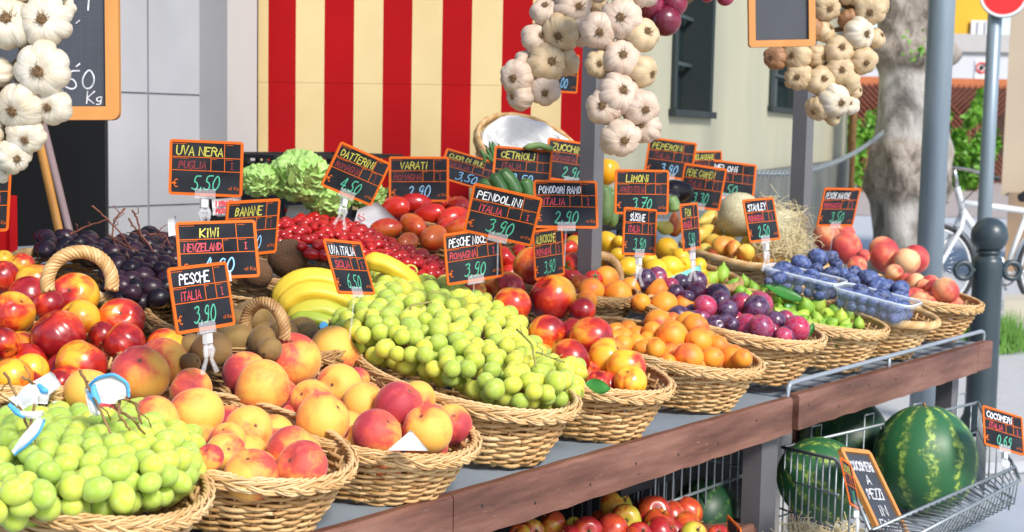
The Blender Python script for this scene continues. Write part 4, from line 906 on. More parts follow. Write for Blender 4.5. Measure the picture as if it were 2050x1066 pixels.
SG = [
 ([(340, 278), (488, 285), (485, 396), (337, 390)], 'UVA NERA', 'PUGLIA', '5,50', 'ykg', 1),
 ([(455, 405), (563, 396), (553, 508), (448, 516)], 'BANANE', 'ECUADOR', '2,50', 'ykb', 1),
 ([(350, 445), (513, 440), (521, 555), (360, 562)], 'KiWi', 'NEWZELAND', '4,90', 'yrb', 1),
 ([(335, 538), (455, 522), (472, 652), (356, 670)], 'PESCHE', 'iTALIA', '3,90', 'wrg', 1),
 ([(682, 283), (785, 328), (742, 414), (643, 372)], 'DATTERiNi', 'ROMAGNA', '4,50', 'ykg', 1),
 ([(778, 314), (900, 314), (898, 405), (779, 405)], 'VARATi', 'ROMAGNA', '2,90', 'ykb', 1),
 ([(893, 296), (1003, 329), (983, 387), (876, 356)], 'CUOR Di BUE', 'SiCiLiA', '3,50', 'ykb', -1),
 ([(948, 366), (1088, 398), (1064, 495), (927, 464)], 'PENDOLiNi', 'iTALIA', '3,90', 'wrg', 1),
 ([(990, 291), (1108, 302), (1100, 386), (984, 376)], 'CETRiOLi', 'iTALIA', '2,50', 'ykb', 1),
 ([(1097, 275), (1206, 292), (1196, 374), (1090, 358)], 'ZUCCHiNE', 'ROMAGNA', '2,90', 'ykg', 1),
 ([(1066, 360), (1197, 363), (1197, 458), (1071, 457)], 'POMODORi RAMO', 'iTALIA', '2,90', 'wrg', 1),
 ([(887, 468), (1002, 454), (1009, 553), (896, 574)], 'PESCHE NOCE', 'ROMAGNA', '3,90', 'wrg', 1),
 ([(643, 477), (727, 486), (748, 590), (682, 589)], 'UVA iTALIA', 'SiCiLiA', '6,50', 'wrg', 1),
 ([(1066, 463), (1126, 453), (1130, 552), (1072, 562)], 'ALBiCOCCHE', 'ROMAGNA', '3,90', 'yrg', 1),
 ([(1232, 340), (1340, 340), (1338, 431), (1230, 428)], 'LiMONi', 'ARGENTiNA', '3,70', 'ykg', 1),
 ([(1300, 275), (1396, 286), (1384, 364), (1288, 350)], 'PEPERONi', 'iTALIA', '3,90', 'ykb', 1),
 ([(1383, 303), (1445, 302), (1447, 362), (1385, 364)], 'MELANZANE', 'iTALIA', '1,90', 'ykg', 1),
 ([(1371, 327), (1456, 338), (1440, 424), (1355, 412)], 'PERE CARMEN', 'iTALIA', '3,30', 'ykg', 1),
 ([(1412, 317), (1516, 331), (1508, 404), (1405, 392)], 'MELONi', 'iTALIA', '1,50', 'wkg', 1),
 ([(1250, 416), (1316, 418), (1312, 514), (1246, 509)], 'SUSiNE', 'iTALIA', '3,90', 'wrg', 1),
 ([(1362, 410), (1395, 404), (1404, 498), (1368, 503)], 'FiCHi', 'ROMAGNA', '5,90', 'yrg', 1),
 ([(1487, 400), (1547, 395), (1563, 480), (1501, 487)], 'STANLEY', 'ROMAGNA', '2,50', 'wrg', 1),
 ([(1650, 377), (1725, 377), (1706, 454), (1636, 453)], 'PESCHE BiANCHE', 'ROMAGNA', '3,50', 'wrg', 1),
 ([(1965, 811), (2048, 835), (2050, 914), (1972, 890)], 'COCOMERi', 'iTALIA', '0,69', 'wrg', 1),
 ([(1682, 914), (1702, 930), (1724, 1022), (1702, 1012)], 'COCOMERi', 'iTALIA', '1,00', 'ykg', 1),
]
NOHOLD = {'CUOR Di BUE', 'CETRiOLi', 'MELANZANE', 'ALBiCOCCHE', 'BANANE'}
FULLHOLD = {'UVA NERA', 'PESCHE', 'DATTERiNi', 'SUSiNE', 'FiCHi', 'STANLEY', 'COCOMERi'}
DEP = {'_': 0, 'VARATi': 3.95, 'CETRiOLi': 3.75, 'ALBiCOCCHE': 3.3, 'PESCHE NOCE': 3.06, 'PESCHE BiANCHE': 4.35, 'PERE CARMEN': 4.4, 'MELONi': 4.8, 'CUOR Di BUE': 4.12, 'ZUCCHiNE': 3.9, 'PEPERONi': 4.6, 'MELANZANE': 4.8}
for cs, a, b_, c, ink, fl in SG:
    lab = None
    if a == 'COCOMERi' and c == '1,00': lab = 'narrow price sign turned edgewise on the wire basket beside the slate board'
    sign(cs, a, b_, c, ink, fl, a not in NOHOLD, d=DEP.get(a), label=lab or f"orange-framed price sign reading {a.upper()}" + (f", {c}" if a not in NOHOLD else ''), bend=.10 if a in ('PESCHE', 'UVA iTALIA', 'STANLEY', 'SUSiNE') and 0 else 0)
sign([(-120, 352), (28, 344), (14, 466), (-118, 468)], '', '', '', 'wrg', 1, False, label='price sign cut off by the left edge below the garlic', grade='i')
sign([(1094, 104), (1160, 110), (1156, 188), (1088, 184)], 'FAGiOLi', '', '4,00', 'kkb', 1, False, label='small dark price sign behind the hanging garlic against the striped panel', d=4.2)
sign([(1456, 1028), (1482, 1060), (1486, 1160), (1458, 1130)], '', '', '', 'wrg', -1, False, label='price sign seen nearly edge on beside the lower shelf apples', d=2.75)
# ------------------------------------------------------------------ slate boards with pine frames
def slate(cs, label, lines, k, d, flip=1, bw=.028, grid=True, name='chalkboard', r=.012, th=.016):
    fr, W, H, O, U, V, Nn = pose(cs, k, flip, d=d)
    ro = thing(name, label, 'chalkboard', O+V*(H/2))
    fb = MB(); ring(fb, W, H, r, bw, -th/2, th/2, fr); fb.build('frame', MT['pine'], ro)
    pb = MB(); plate(pb, W-2*bw+.002, H-2*bw+.002, .001, -.003, 0, fr); pb.build('slate', MT['slate'], ro)
    if grid:
        gb = MB(); st = .014*H/.35; n = int((W-2*bw)/st)
        for i in range(1, n+1):
            x = -W/2+bw+i*st
            if x < W/2-bw: bar(gb, x-.0003, x+.0003, -H/2+bw, H/2-bw, 0, .0001, fr)
        for i in range(1, int((H-2*bw)/st)+1):
            y = -H/2+bw+i*st
            if y < H/2-bw: bar(gb, -W/2+bw, W/2-bw, y-.0003, y+.0003, .00012, .0002, fr)
        gb.build('printed_grid', simple_grid, ro)
    if lines:
        cb = MB(); q = random.Random(label); n = 0
        for t, xa, xb, y, h, wd in lines:
            L = strokes(t, xa*W, xb*W, y*H, h*H, .1, q, .9); ribbons(cb, L, fr, wd*W, .0004+n*.0004); n += 1
        cb.build('chalk_writing', MT['chalk'], ro)
    return ro
simple_grid = simple('faint_board_grid', (.075, .085, .10), None, 5, .7)
slate([(-160, -210), (238, -212), (240, 243), (-152, 240)], 'large pine-framed chalkboard with white chalk price behind the left garlic', [('50', .215, .375, -.365, .085, .009), ('Kg', .325, .415, -.425, .05, .007), ('ETi', .1, .37, -.005, .16, .009), ('_', .24, .335, -.262, .02, .009), ('_', .235, .345, -.07, .02, .008), ('_', .24, .30, -.025, .02, .008)], .87, 2.5, 1, bw=.0235, r=.014)
slate([(1496, -95), (1630, -95), (1631, 92), (1499, 97)], 'small pine-framed blank chalkboard hanging in front of the far garlic', [], .72, 3.3, 1, bw=.0155, r=.008)
slate([(1680, 892), (1735, 906), (1832, 1088), (1764, 1092)], 'slate board leaning in the wire basket reading COCOMERI A PEZZI IN FRIGO', [('COCOMERi', -.36, .36, .27, .10, .035), ('A', -.1, .1, .13, .09, .035), ('PEZZi', -.26, .26, -.03, .10, .035), ('iN', -.14, .14, -.20, .10, .035), ('FRiGO', -.3, .32, -.37, .11, .035)], .47, 3.25, 1, bw=.011, grid=False, r=.012, th=.012)
# ------------------------------------------------------------------ garlic and onion strings
def bulb_fn(n, seed, neck=.55):
    q = random.Random(seed); am = [q.uniform(.5, 1.25) for _ in range(n)]; wd = [q.uniform(-.15, .15) for _ in range(n)]
    def fn(th, ph):                              # roots at -Z, neck at +Z
        s, c = math.sin(th), math.cos(th)
        k = (ph/(2*math.pi)*n) % n; i = int(k) % n; t = k-int(k)
        lob = abs(math.sin(math.pi*t))**.55
        w_ = (.90+.16*lob*am[i])*(s**.85 if s > 0 else 0)
        z = .80*c+.06*lob*s*am[i]
        if c < 0: z += .16*math.exp(-(((math.pi-th))/.42)**2)
        if c > 0: z += neck*math.exp(-(th/.34)**2); w_ = max(w_, .0)
        return (w_*math.cos(ph), w_*math.sin(ph), z)
    return fn
BULB = {m_: [grid_mesh('garlic_bulb', bulb_fn(q, q*3+i), MT[m_], 56, 26) for i, q in enumerate((8, 7, 9, 6))] for m_ in ('garlic', 'garlic_pink', 'garlic_tan', 'garlic_husk')}
def root_tuft(seed):
    q = np.random.RandomState(seed); mb = MB()
    for i in range(46):
        a = q.uniform(0, 6.28); r = q.uniform(.02, .17); L = q.uniform(.06, .2)
        p = np.array([r*math.cos(a), r*math.sin(a), -.62]); e = p+np.array([q.normal(0, .1)+.3*r*math.cos(a), q.normal(0, .1)+.3*r*math.sin(a), -L])
        mb.tube([p, (p+e)/2+q.normal(0, .04, 3), e, e+q.normal(0, .06, 3)], [.016, .014, .012, .008], 4)
    mb.lathe((0, 0, -.66), [(.01, -.06), (.15, -.05), (.2, 0), (.17, .06)], 14)
    return mb.mesh('root_tuft', MT['roots'], True)
TUFT = [root_tuft(i) for i in range(3)]
def string_of(name, label, cat, lst, d, mats, top, kind='garlic', toward=None, dz=.0):
    L = []
    for t in lst.split():
        a = t.split(','); L.append((float(a[0]), float(a[1]), float(a[2]), a[3] if len(a) > 3 else '0', float(a[4]) if len(a) > 4 else 0))
    xs = sum(l[0] for l in L)/len(L); root = thing(name, label, cat, at(top[0], top[1], d), 'strings of hanging garlic and onions')
    mr = max(l[2] for l in L); st = MB()
    axis = [np3(at(top[0], top[1], d+.06))]
    for l in sorted(L, key=lambda l: l[1])[::max(1, len(L)//5)]: axis.append(np3(at(l[0]*.6+xs*.4, l[1], d+.055)))
    for k in range(3):
        P = np.array(axis)+nrs.normal(0, .006, (len(axis), 3)); n = len(P); t = np.linspace(0, n-1, 6*n)
        st.tube(np.stack([np.interp(t, range(n), P[:, j]) for j in range(3)], 1), .010, 8)
    for i, (x, y, r, m_, dd) in enumerate(L):
        de = d+(mr-r)*.9/FPX*d*1.6+dd; P = at(x, y, de); rw = r*de/FPX
        tilt = Vector((rnd.uniform(-.55, .55), rnd.uniform(-.35, .35))) if r > mr*.8 else Vector((rnd.uniform(-1.3, 1.3), rnd.uniform(-.8, .8)))
        dirn = (-Fv+Rv*(tilt.x+(x-xs)/90*.35)+Uv*(tilt.y-.15)).normalized()          # roots look out of the string
        q = (-dirn).to_track_quat('Z', 'Y') @ Quaternion((0, 0, 1), rnd.uniform(0, 6.28))
        mk = mats[int(m_)]
        if kind == 'garlic':
            b = inst('bulb', rnd.choice(BULB[mk]), P, root, q, rw*1.13)
            tf = bpy.data.objects.new('roots', rnd.choice(TUFT)); COL.objects.link(tf); tf.parent = b
        else:
            q = (Uv*.9+Rv*rnd.uniform(-.4, .4)+Fv*.2).normalized().to_track_quat('Z', 'Y')
            b = inst('onion', rnd.choice(ONI), P, root, q, rw, (rnd.random(), .5, 0, 1))
        c = np3(root.location); nP = np3(P); ax = np.array(axis); j = np.argmin(np.abs(ax[:, 2]-P.z)); e = ax[j]+np.array([0, 0, .03])
        st.tube([nP, nP+np3(Fv)*rw*.9, (nP+e)/2+np3(Fv)*rw*.5, e], [.005, .0045, .005, .006], 6)
    st.build('stalks', MT['stalk'], root, True)
    return root
ONI = [grid_mesh('onion', ell(.95, .35, .03, .22, .015, 9, i), MT['onion'], 36, 24) for i in range(2)]
G4 = ('garlic', 'garlic_pink', 'garlic_tan', 'garlic_husk')
string_of('garlic_string', 'string of large white garlic bulbs at the upper left corner before the big chalkboard', 'garlic', "18,48,47 90,42,46 126,18,22 -2,146,27 85,140,50 41,214,44 106,212,34 52,272,34 26,312,32 2,352,14 -60,60,46 -50,180,44 20,-40,46 100,-45,44 -30,270,36", 1.9, ('garlic', 'garlic', 'garlic_tan', 'garlic_husk'), (30, -260))
string_of('garlic_string', 'string of rosy garlic left of the grey post, curving down over the striped panel', 'garlic', "1147,14,34 1092,24,27,1 1193,2,20,2 1123,66,35,2 1072,78,27,1 1158,62,29,1 1096,126,35,2 1053,124,21,1 1133,126,25,2 1036,154,32 1041,192,27,1 1090,180,29,0 1130,-40,34 1180,-50,34 1085,-45,32", 2.95, ('garlic_pink', 'garlic_pink', 'garlic_tan', 'garlic_husk'), (1160, -260))
string_of('garlic_string', 'string of rosy garlic hanging in front of the grey post', 'garlic', "1245,38,37 1200,61,34,1 1285,70,32,2 1245,117,34 1198,128,25,2 1288,144,29,2 1238,187,37 1210,214,33,1 1284,216,33 1244,276,35 1295,258,26 1221,289,20,1 1240,-40,36 1200,-30,30 1290,-20,32", 2.8, ('garlic_pink', 'garlic_pink', 'garlic_tan', 'garlic_husk'), (1245, -260))
string_of('garlic_string', 'broad bunch of tan garlic behind the blank chalkboard near the tree', 'garlic', "1656,16,25 1651,63,20 1741,20,29 1759,14,21 1720,68,29,1 1754,77,19 1680,101,27 1729,122,25 1595,112,27 1637,112,20 1633,138,15 1681,140,26 1598,154,25 1644,163,27 1696,165,23 1671,202,30,1 1637,217,23 1668,236,15 1702,212,17,1 1552,116,22,3 1712,182,15 1700,-20,28 1640,-30,26 1770,-30,24 1700,40,20,3 1625,60,22,3", 3.7, ('garlic_tan', 'garlic', 'garlic_tan', 'garlic_husk'), (1670, -260))
string_of('onion_string', 'bunch of red onions hanging right of the grey post', 'onions', "1300,12,31 1332,42,32 1350,8,27 1292,36,20 1275,-10,26 1330,-30,30 1416,-8,14 1452,-4,17 1435,-30,24 1385,-35,24", 3.1, ('onion',)*4, (1330, -220), 'onion')
# ------------------------------------------------------------------ the stall
MT['shelf_light'] = simple('pale_blue_grey_paint', (.42, .46, .52), (.36, .40, .46), 4, .5)
YE = 1.512                                # front edge of the display
st = thing('fruit_stall', 'grey painted market stall with brown stained front boards and stepped shelves', 'market stall', (2.6, 2.1, 0))
mb = MB(); xl, xm, xr = .55, 2.915, 4.155
mb.bbox((xl, YE, SHZ-.022), (xm, 1.955, SHZ)); mb.build('shelf', MT['shelf'], st)
mb = MB()                                 # slatted far shelf
for i in range(14):
    x = xm+.02+i*.088; mb.bbox((x, YE+.006, SHZ-.020), (x+.058, 1.955, SHZ))
mb.bbox((xm+.004, 1.70, SHZ-.046), (xr, 1.74, SHZ-.0205)); mb.build('slatted_shelf', MT['shelf'], st)
def plankboard(name, x0, x1, zt, zb, y0=YE-.024, dy=0, lab=None, dzr=0):
    mb = MB(); V = []
    n = 30
    for i in range(n+1):
        x = x0+(x1-x0)*i/n; e = .0012*math.sin(i*1.7)+.0008*math.sin(i*4.1); zz = zt+dzr*i/n
        V += [(x, y0+dy*i/n, zb+dzr*i/n-e), (x, y0+dy*i/n, zz-.005+e*.4), (x, y0+.005+dy*i/n, zz+e*.5), (x, YE-.003+dy*i/n, zz+e*.3), (x, YE-.003+dy*i/n, zb+dzr*i/n)]
    F = []
    for i in range(n):
        for k in range(5): a, b = i*5+k, i*5+(k+1) % 5; F.append((a, b, b+5, a+5))
    F += [tuple(range(5)), tuple(n*5+k for k in reversed(range(5)))]
    mb.add(V, F); o = mb.build(name, MT['plank'], st)
    for i in range(int((x1-x0)/.16)):
        nb = MB(); x = x0+.06+i*.16+rnd.uniform(-.02, .02); z = (zt+zb)/2+rnd.uniform(-.018, .018); nb.tube([(x, y0+dy*.5-.0004, z), (x, y0+.004, z)], .0028, 10); nb.build('nail', MT['dark'], o)
    return o
zf = SHZ+.006
plankboard('front_board', xl, 1.728, zf, zf-.083); plankboard('front_board', 1.7305, xm-.004, zf, zf-.083)
plankboard('front_board', xm+.012, xr-.115, zf+.004, zf-.077, YE-.032, dzr=-.004); plankboard('front_board', xr-.1125, xr, zf, zf-.078, YE-.032)
mb = MB(); rz = SHZ+.034                   # round rail above the far boards
pts = [(xm+.006, YE-.006, SHZ-.02), (xm+.006, YE-.006, rz-.008), (xm+.014, YE-.006, rz), (xm+.05, YE-.006, rz+.001)]+[(xm+.1+i*.2, YE-.006, rz+.001) for i in range(6)]+[(xr-.03, YE-.006, rz+.001), (xr-.012, YE-.006, rz-.004), (xr-.006, YE-.006, rz-.014), (xr-.006, YE-.006, SHZ-.02)]
mb.tube(pts, .0062, 8)
for x in (xm+.56,): mb.tube([(x, YE-.006, SHZ-.01), (x, YE-.006, rz)], .005, 8)
mb.build('rail', MT['rail'], st, True)
mb = MB(); mb.bbox((xl, 1.815, SHZ+.0005), (xr, 1.9, SHZ+.036)); mb.build('riser', MT['shelf'], st)
for y0, y1, z in ((1.957, 2.305, .862), (2.307, 2.76, .925), (2.762, 3.25, 1.05)):
    mb = MB(); mb.bbox((xl+.1, y0, z-.022), (4.5, y1, z)); mb.bbox((xl+.1, y0, z-.16), (4.5, y0+.018, z-.0225)); mb.build('stepped_shelf', MT['shelf'], st)
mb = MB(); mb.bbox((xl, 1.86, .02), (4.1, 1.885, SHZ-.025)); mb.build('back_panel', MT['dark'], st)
def leg(x, y, w, z0, z1, d=None): mb = MB(); mb.bbox((x, y, z0), (x+w, y+(d or w), z1)); return mb.build('leg', MT['post'], st)
p = onY(1522, 960, YE+.02); leg(p.x-.012, YE+.012, .048, 0, SHZ-.023); leg(p.x+.043, YE+.016, .028, 0, SHZ-.0235)
p = onY(1905, 800, YE+.06); leg(p.x, YE+.06, .05, 0, SHZ-.05)
leg(1.0, YE+.03, .05, 0, SHZ-.03)
# white and brown boards standing below the far shelf
for x, w, m_ in ((3.47, .055, 'white_plastic'), (3.535, .10, 'plank'), (3.64, .06, 'white_plastic'), (3.71, .12, 'plank')):
    mb = MB(); mb.bbox((x, 1.80, .25), (x+w, 1.825, SHZ-.05)); mb.build('board', MT[m_], st)
# awning posts (grey, square)
def post(px, pyt, pyb, d, w, label, zb=None):
    a = at(px, (pyt+pyb)/2, d); t = thing('awning_post', label, 'post', (a.x, a.y, zb or 0), 'square grey awning posts')
    mb = MB(); mb.bbox((a.x-w/2, a.y-w/2, zb or 0), (a.x+w/2, a.y+w/2, 2.34)); mb.build('shaft', MT['post'], t)
    mb = MB(); mb.bbox((a.x-w*.9, a.y-w*.9, (zb or 0)+.0), (a.x+w*.9, a.y+w*.9, (zb or 0)+.008)); mb.build('foot', MT['post'], t); return t
post(1187, 0, 480, 3.62, .044, 'square grey post rising behind the vine tomatoes, between the two garlic strings', .862)
post(1606, 180, 420, 4.75, .052, 'square grey post behind the straw and the far garlic')
aw = thing('hanging_frame', 'grey pipe frame above the stall carrying the garlic strings', 'pipe frame', (2.6, 1.9, 2.33))
mb = MB(); mb.tube([(.2, 1.63, 2.33), (4.9, 1.63, 2.33)], .02, 10); mb.tube([(.2, 4.55, 2.58), (4.9, 4.55, 2.58)], .02, 10)
for x in (.3, 2.55, 4.8): mb.tube([(x, 1.63, 2.33), (x, 4.55, 2.58)], .014, 8)
mb.build('pipes', MT['rail'], aw, True)
# ------------------------------------------------------------------ punnets
def punnet(c, ux, label, W=.135, L=.205, H=.060):
    r = thing('plastic_punnet', label, 'punnet', c, 'clear plastic punnets of prunes'); ux = Vector(ux).normalized(); B = BASK['B9']; nz = (B['n']*.9+Vector((0, 0, .1))).normalized(); uy = nz.cross(ux).normalized()
    def fr(x, y, z): return np3(Vector(c)+ux*x+uy*y+nz*z)
    mb = MB(); n = 6
    loops = []
    for s, z in ((.80, .002), (.84, .004), (.90, H*.5), (.97, H-.004), (1.0, H), (1.06, H+.0005), (1.065, H-.006)):
        loops.append([fr(x, y, z) for x, y in rrect(W*s, L*s, .028*s, n)])
    m = len(loops[0]); V = [p for l in loops for p in l]; F = [(k*m+i, k*m+(i+1) % m, (k+1)*m+(i+1) % m, (k+1)*m+i) for k in range(len(loops)-1) for i in range(m)]; F.append(tuple(reversed(range(m))))
    mb.add(V, F); mb.build('tub', MT['punnet'], r, True)
    rb = MB(); P = [fr(x, y, H+.001) for x, y in rrect(W*1.03, L*1.03, .03, n)]; rb.tube(P, .0025, 6, True); rb.build('lip', MT['lip'], r, True); return r
c1 = pile_hit('B9', 1612, 552, .05)-BASK['B9']['n']*.056; c2 = pile_hit('B9', 1757, 594, .052)-BASK['B9']['n']*.056
punnet(c1, (1, .18, 0), 'clear plastic punnet of blue prunes at the back left of its basket'); punnet(c2, (1, .12, 0), 'clear plastic punnet of blue prunes at the front right of its basket')
# ------------------------------------------------------------------ papers, leaves and tags
def paper(name, quad, label, cat, mat, crumple=.004, n=7, group=None, seed=1, th=.0005):
    """quad: four (x, y, depth) corners"""
    q = np.random.RandomState(seed); c = [np3(at(*k)) for k in quad]; ph = q.uniform(0, 6, 4)
    G = np.zeros((n, n, 3))
    for i in range(n):
        for j in range(n):
            s, t = i/(n-1), j/(n-1); G[i, j] = (c[0]*(1-s)+c[1]*s)*(1-t)+(c[3]*(1-s)+c[2]*s)*t
            G[i, j] += np3(Fv)*crumple*(math.sin(5*s+ph[0])*math.cos(4*t+ph[1])+.5*math.sin(9*s*t+ph[2]))
    mb = MB(); mb.sheet(G, th); o = mb.build(name, mat, None, True, loc=Vector(c[0])); return tag(o, label, cat, group)
d3 = depth(pile_hit('B3', 815, 885, .02))
paper('paper_sheet', [(776, 902, d3-.035), (822, 862, d3-.03), (828, 868, d3-.032), (858, 903, d3-.04)], 'white paper corner sticking up at the front rim of the right peach basket', 'paper', MT['paper'], .002)
dn = depth(pile_hit('NL', 90, 780, .0))
paper('paper_sheet', [(12, 795, dn-.05), (102, 744, dn-.03), (122, 772, dn-.05), (50, 830, dn-.08)], 'crumpled white paper at the front of the nectarine heap', 'paper', MT['paper'], .006)
paper('paper_sheet', [(104, 805, dn-.06), (118, 803, dn-.05), (133, 826, dn-.06), (118, 822, dn-.07)], 'small folded white paper piece beside the front left grapes', 'paper', MT['paper'], .002)
dl = depth(pile_hit('LE', 1370, 545, .0))
paper('paper_sheet', [(1340, 556, dl-.06), (1402, 530, dl-.04), (1406, 548, dl-.05), (1385, 566, dl-.08)], 'teal paper lining showing between the lemons and plums', 'paper', MT['teal'], .002)
df = depth(pile_hit('B8', 1700, 640, -.01))
paper('paper_sheet', [(1690, 618, df+.02), (1705, 624, df+.02), (1738, 648, df-.01), (1722, 654, df-.02)], 'white paper lining at the right of the fig basket', 'paper', MT['paper'], .002)
def leaf(quad, label, seed=3):
    q = [np3(at(*k)) for k in quad]           # base, mid left, mid right, tip
    mb = MB(); G = []
    for s in np.linspace(0, 1, 9):
        w_ = math.sin(math.pi*min(1, s*.97+.015))**.8; mid = q[0]*(1-s)+q[3]*s; side = (q[2]-q[1])/2
        G.append([mid+side*w_*t+np3(Fv)*(-.006*abs(t)*w_+.003*math.sin(7*s)) for t in (-1, -.5, 0, .5, 1)])
    mb.sheet(G, .0006); return tag(mb.build('fruit_leaf', MT['leaf'], None, True, loc=Vector(q[0])), label, 'leaf', 'loose fruit leaves')
dd = depth(pile_hit('B5', 1195, 770, .02))
leaf([(1172, 768, dd-.03), (1190, 756, dd-.02), (1192, 786, dd-.05), (1222, 778, dd-.05)], 'green leaf lying under the nectarines at the front rim')
da = depth(pile_hit('B8', 1600, 600, .01))
leaf([(1532, 572, da), (1575, 566, da+.01), (1580, 592, da-.02), (1612, 602, da-.01)], 'large green fig leaf at the back of the fig basket')
leaf([(1570, 610, da-.02), (1595, 606, da-.02), (1585, 632, da-.04), (1612, 634, da-.03)], 'green fig leaf between the plums and the figs')
dp = depth(pile_hit('B7', 1620, 650, .01))
leaf([(1618, 674, dp-.02), (1616, 660, dp-.02), (1628, 664, dp-.02), (1628, 646, dp-.0)], 'narrow green leaf at the right rim of the plum basket')
leaf([(1466, 662, dp-.06), (1480, 662, dp-.06), (1476, 676, dp-.08), (1500, 680, dp-.06)], 'narrow green leaf at the left rim of the plum basket')
def strip(pts, w, mat, parent, name):
    """ribbon through (x, y, depth) points, w in pixels as a list"""
    P = [np3(at(*p)) for p in pts]; n = len(P); t = np.linspace(0, n-1, 4*n-3); C = np.stack([np.interp(t, range(n), [p[k] for p in P]) for k in range(3)], 1); C[1:-1] = (C[:-2]+2*C[1:-1]+C[2:])/4
    ww = np.interp(t, range(n), w)*pts[0][2]/FPX/2; T = np.gradient(C, axis=0); T /= np.linalg.norm(T, axis=1)[:, None]; sd = np.cross(T, np3(Fv)); sd /= np.linalg.norm(sd, axis=1)[:, None]
    G = [[C[i]+sd[i]*ww[i]*k+np3(Fv)*(-.004*(1-k*k)) for k in (-1, -.5, 0, .5, 1)] for i in range(len(C))]
    mb = MB(); mb.sheet(G, .0005); return mb.build(name, mat, parent, True)
def grape_tag(label, c, bands):
    r = thing('paper_tag', label, 'tag', at(*c), 'blue and white paper tags on the grape stalks')
    for pts, w, m_, nm in bands: strip(pts, w, MT[m_], r, nm)
d0 = depth(pile_hit('B1', 210, 800, .1))
grape_tag('round white paper tag with a blue edge tied to the middle grape stalk', (210, 785, d0), [
    ([(178, 792, d0-.005), (192, 786, d0-.010), (215, 780, d0-.012), (240, 782, d0-.008), (256, 790, d0)], [14, 44, 58, 52, 18], 'paper', 'tag_face'),
    ([(178, 772, d0-.009), (196, 756, d0-.0155), (228, 749, d0-.016), (256, 768, d0-.009), (258, 795, d0-.004)], [5, 6, 6, 6, 5], 'blue_print', 'blue_edge'),
    ([(186, 770, d0-.014), (186, 790, d0-.018), (198, 810, d0-.018)], [10, 20, 12], 'blue_print', 'blue_loop'),
    ([(176, 774, d0-.006), (182, 800, d0-.012), (188, 822, d0-.014), (200, 830, d0-.012)], [14, 18, 18, 10], 'paper', 'tail')])
d0 = depth(pile_hit('B1', 60, 850, .09))
grape_tag('loose white paper tag with blue edges on the left grape stalk', (50, 850, d0), [
    ([(38, 808, d0-.0), (60, 790, d0-.008), (82, 788, d0-.008), (84, 808, d0)], [26, 38, 36, 22], 'paper', 'tag_face'),
    ([(76, 770, d0-.006), (86, 782, d0-.012), (98, 784, d0-.01)], [8, 14, 6], 'blue_print', 'blue_loop'),
    ([(18, 810, d0-.01), (34, 826, d0-.014), (50, 836, d0-.014)], [8, 12, 6], 'blue_print', 'blue_edge'),
    ([(40, 828, d0-.012), (66, 832, d0-.016), (88, 826, d0-.014)], [10, 14, 8], 'paper', 'tail'),
    ([(84, 836, d0-.014), (70, 862, d0-.018), (48, 882, d0-.018), (28, 906, d0-.014)], [14, 24, 18, 10], 'paper', 'band'),
    ([(90, 840, d0-.018), (78, 868, d0-.022), (54, 892, d0-.022), (30, 910, d0-.018)], [4, 5, 5, 4], 'blue_print', 'blue_edge')])
# ------------------------------------------------------------------ bananas
bd = depth(pile_hit('BA', 650, 610, .02))
bn = thing('banana_hand', 'hand of yellow bananas with green tips between the kiwis and the green grapes', 'bananas', at(640, 600, bd))
def banana(pts, rp, parent, tip=True, tone=.5):
    P = np.array([np3(at(*p)) for p in pts]); n = len(P); t = np.linspace(0, n-1, 26)
    C = np.stack([np.interp(t, range(n), P[:, k]) for k in range(3)], 1)
    for _ in range(6): C[1:-1] = (C[:-2]+2*C[1:-1]+C[2:])/4
    s = np.linspace(0, 1, 26); r = rp*bd/FPX*np.clip(np.minimum((s+.05)*5.5, (1.06-s)*5), .25, 1)**.7
    T = np.gradient(C, axis=0); T /= np.linalg.norm(T, axis=1)[:, None]; A = np.cross(T, np3(Uv)); A /= np.linalg.norm(A, axis=1)[:, None]; B = np.cross(A, T)
    V = []; m = 20
    for i in range(26):
        for k in range(m):
            a = 2*math.pi*k/m; rr = r[i]*(1+.085*math.cos(5*a)+.02*math.cos(10*a)); V.append(C[i]+rr*(A[i]*math.cos(a)+B[i]*math.sin(a)))
    F = [(i*m+k, i*m+(k+1) % m, (i+1)*m+(k+1) % m, (i+1)*m+k) for i in range(25) for k in range(m)]+[tuple(reversed(range(m))), tuple(25*m+k for k in range(m))]
    mb = MB().add(V, F); o = mb.build('banana', MT['banana'], parent, True); o.color = (tone, .5, rnd.random(), 1)
    tb = MB(); e = C[0]-T[0]*.006; tb.tube([C[0]+T[0]*.004, C[0], e], [r[0]*1.03, r[0]*1.0, r[0]*.7], 8); tb.build('blossom_end', MT['banana_tip'], o, True); return o
banana([(558, 622, bd+.03), (568, 580, bd+.03), (600, 558, bd+.03), (650, 556, bd+.04), (720, 588, bd+.05), (770, 630, bd+.07)], 21, bn, tone=.5)
banana([(562, 628, bd-.01), (584, 596, bd-.01), (620, 582, bd-.01), (670, 590, bd), (720, 620, bd+.02), (760, 660, bd+.05)], 21, bn, tone=.4)
banana([(575, 648, bd-.04), (610, 622, bd-.04), (650, 618, bd-.035), (690, 640, bd-.03), (730, 676, bd)], 20, bn, tone=.22)
banana([(583, 640, bd-.06), (625, 638, bd-.065), (660, 648, bd-.06), (700, 672, bd-.05)], 15, bn, tone=.05)
banana([(730, 520, bd+.12), (770, 528, bd+.12), (800, 545, bd+.12), (840, 580, bd+.14)], 19, bn, tone=.6)
sb = MB(); sp = [np3(at(*p)) for p in ((758, 640, bd+.06), (785, 668, bd+.07), (792, 690, bd+.08))]; sb.tube(sp, [.022, .018, .016], 10); sb.build('stem', MT['banana_tip'], bn, True)
kb = MB(); P = at(648, 653, bd-.095); kb.lathe((0, 0, 0), [(.0085, 0), (.0085, .0008), (.005, .0012)], 20)
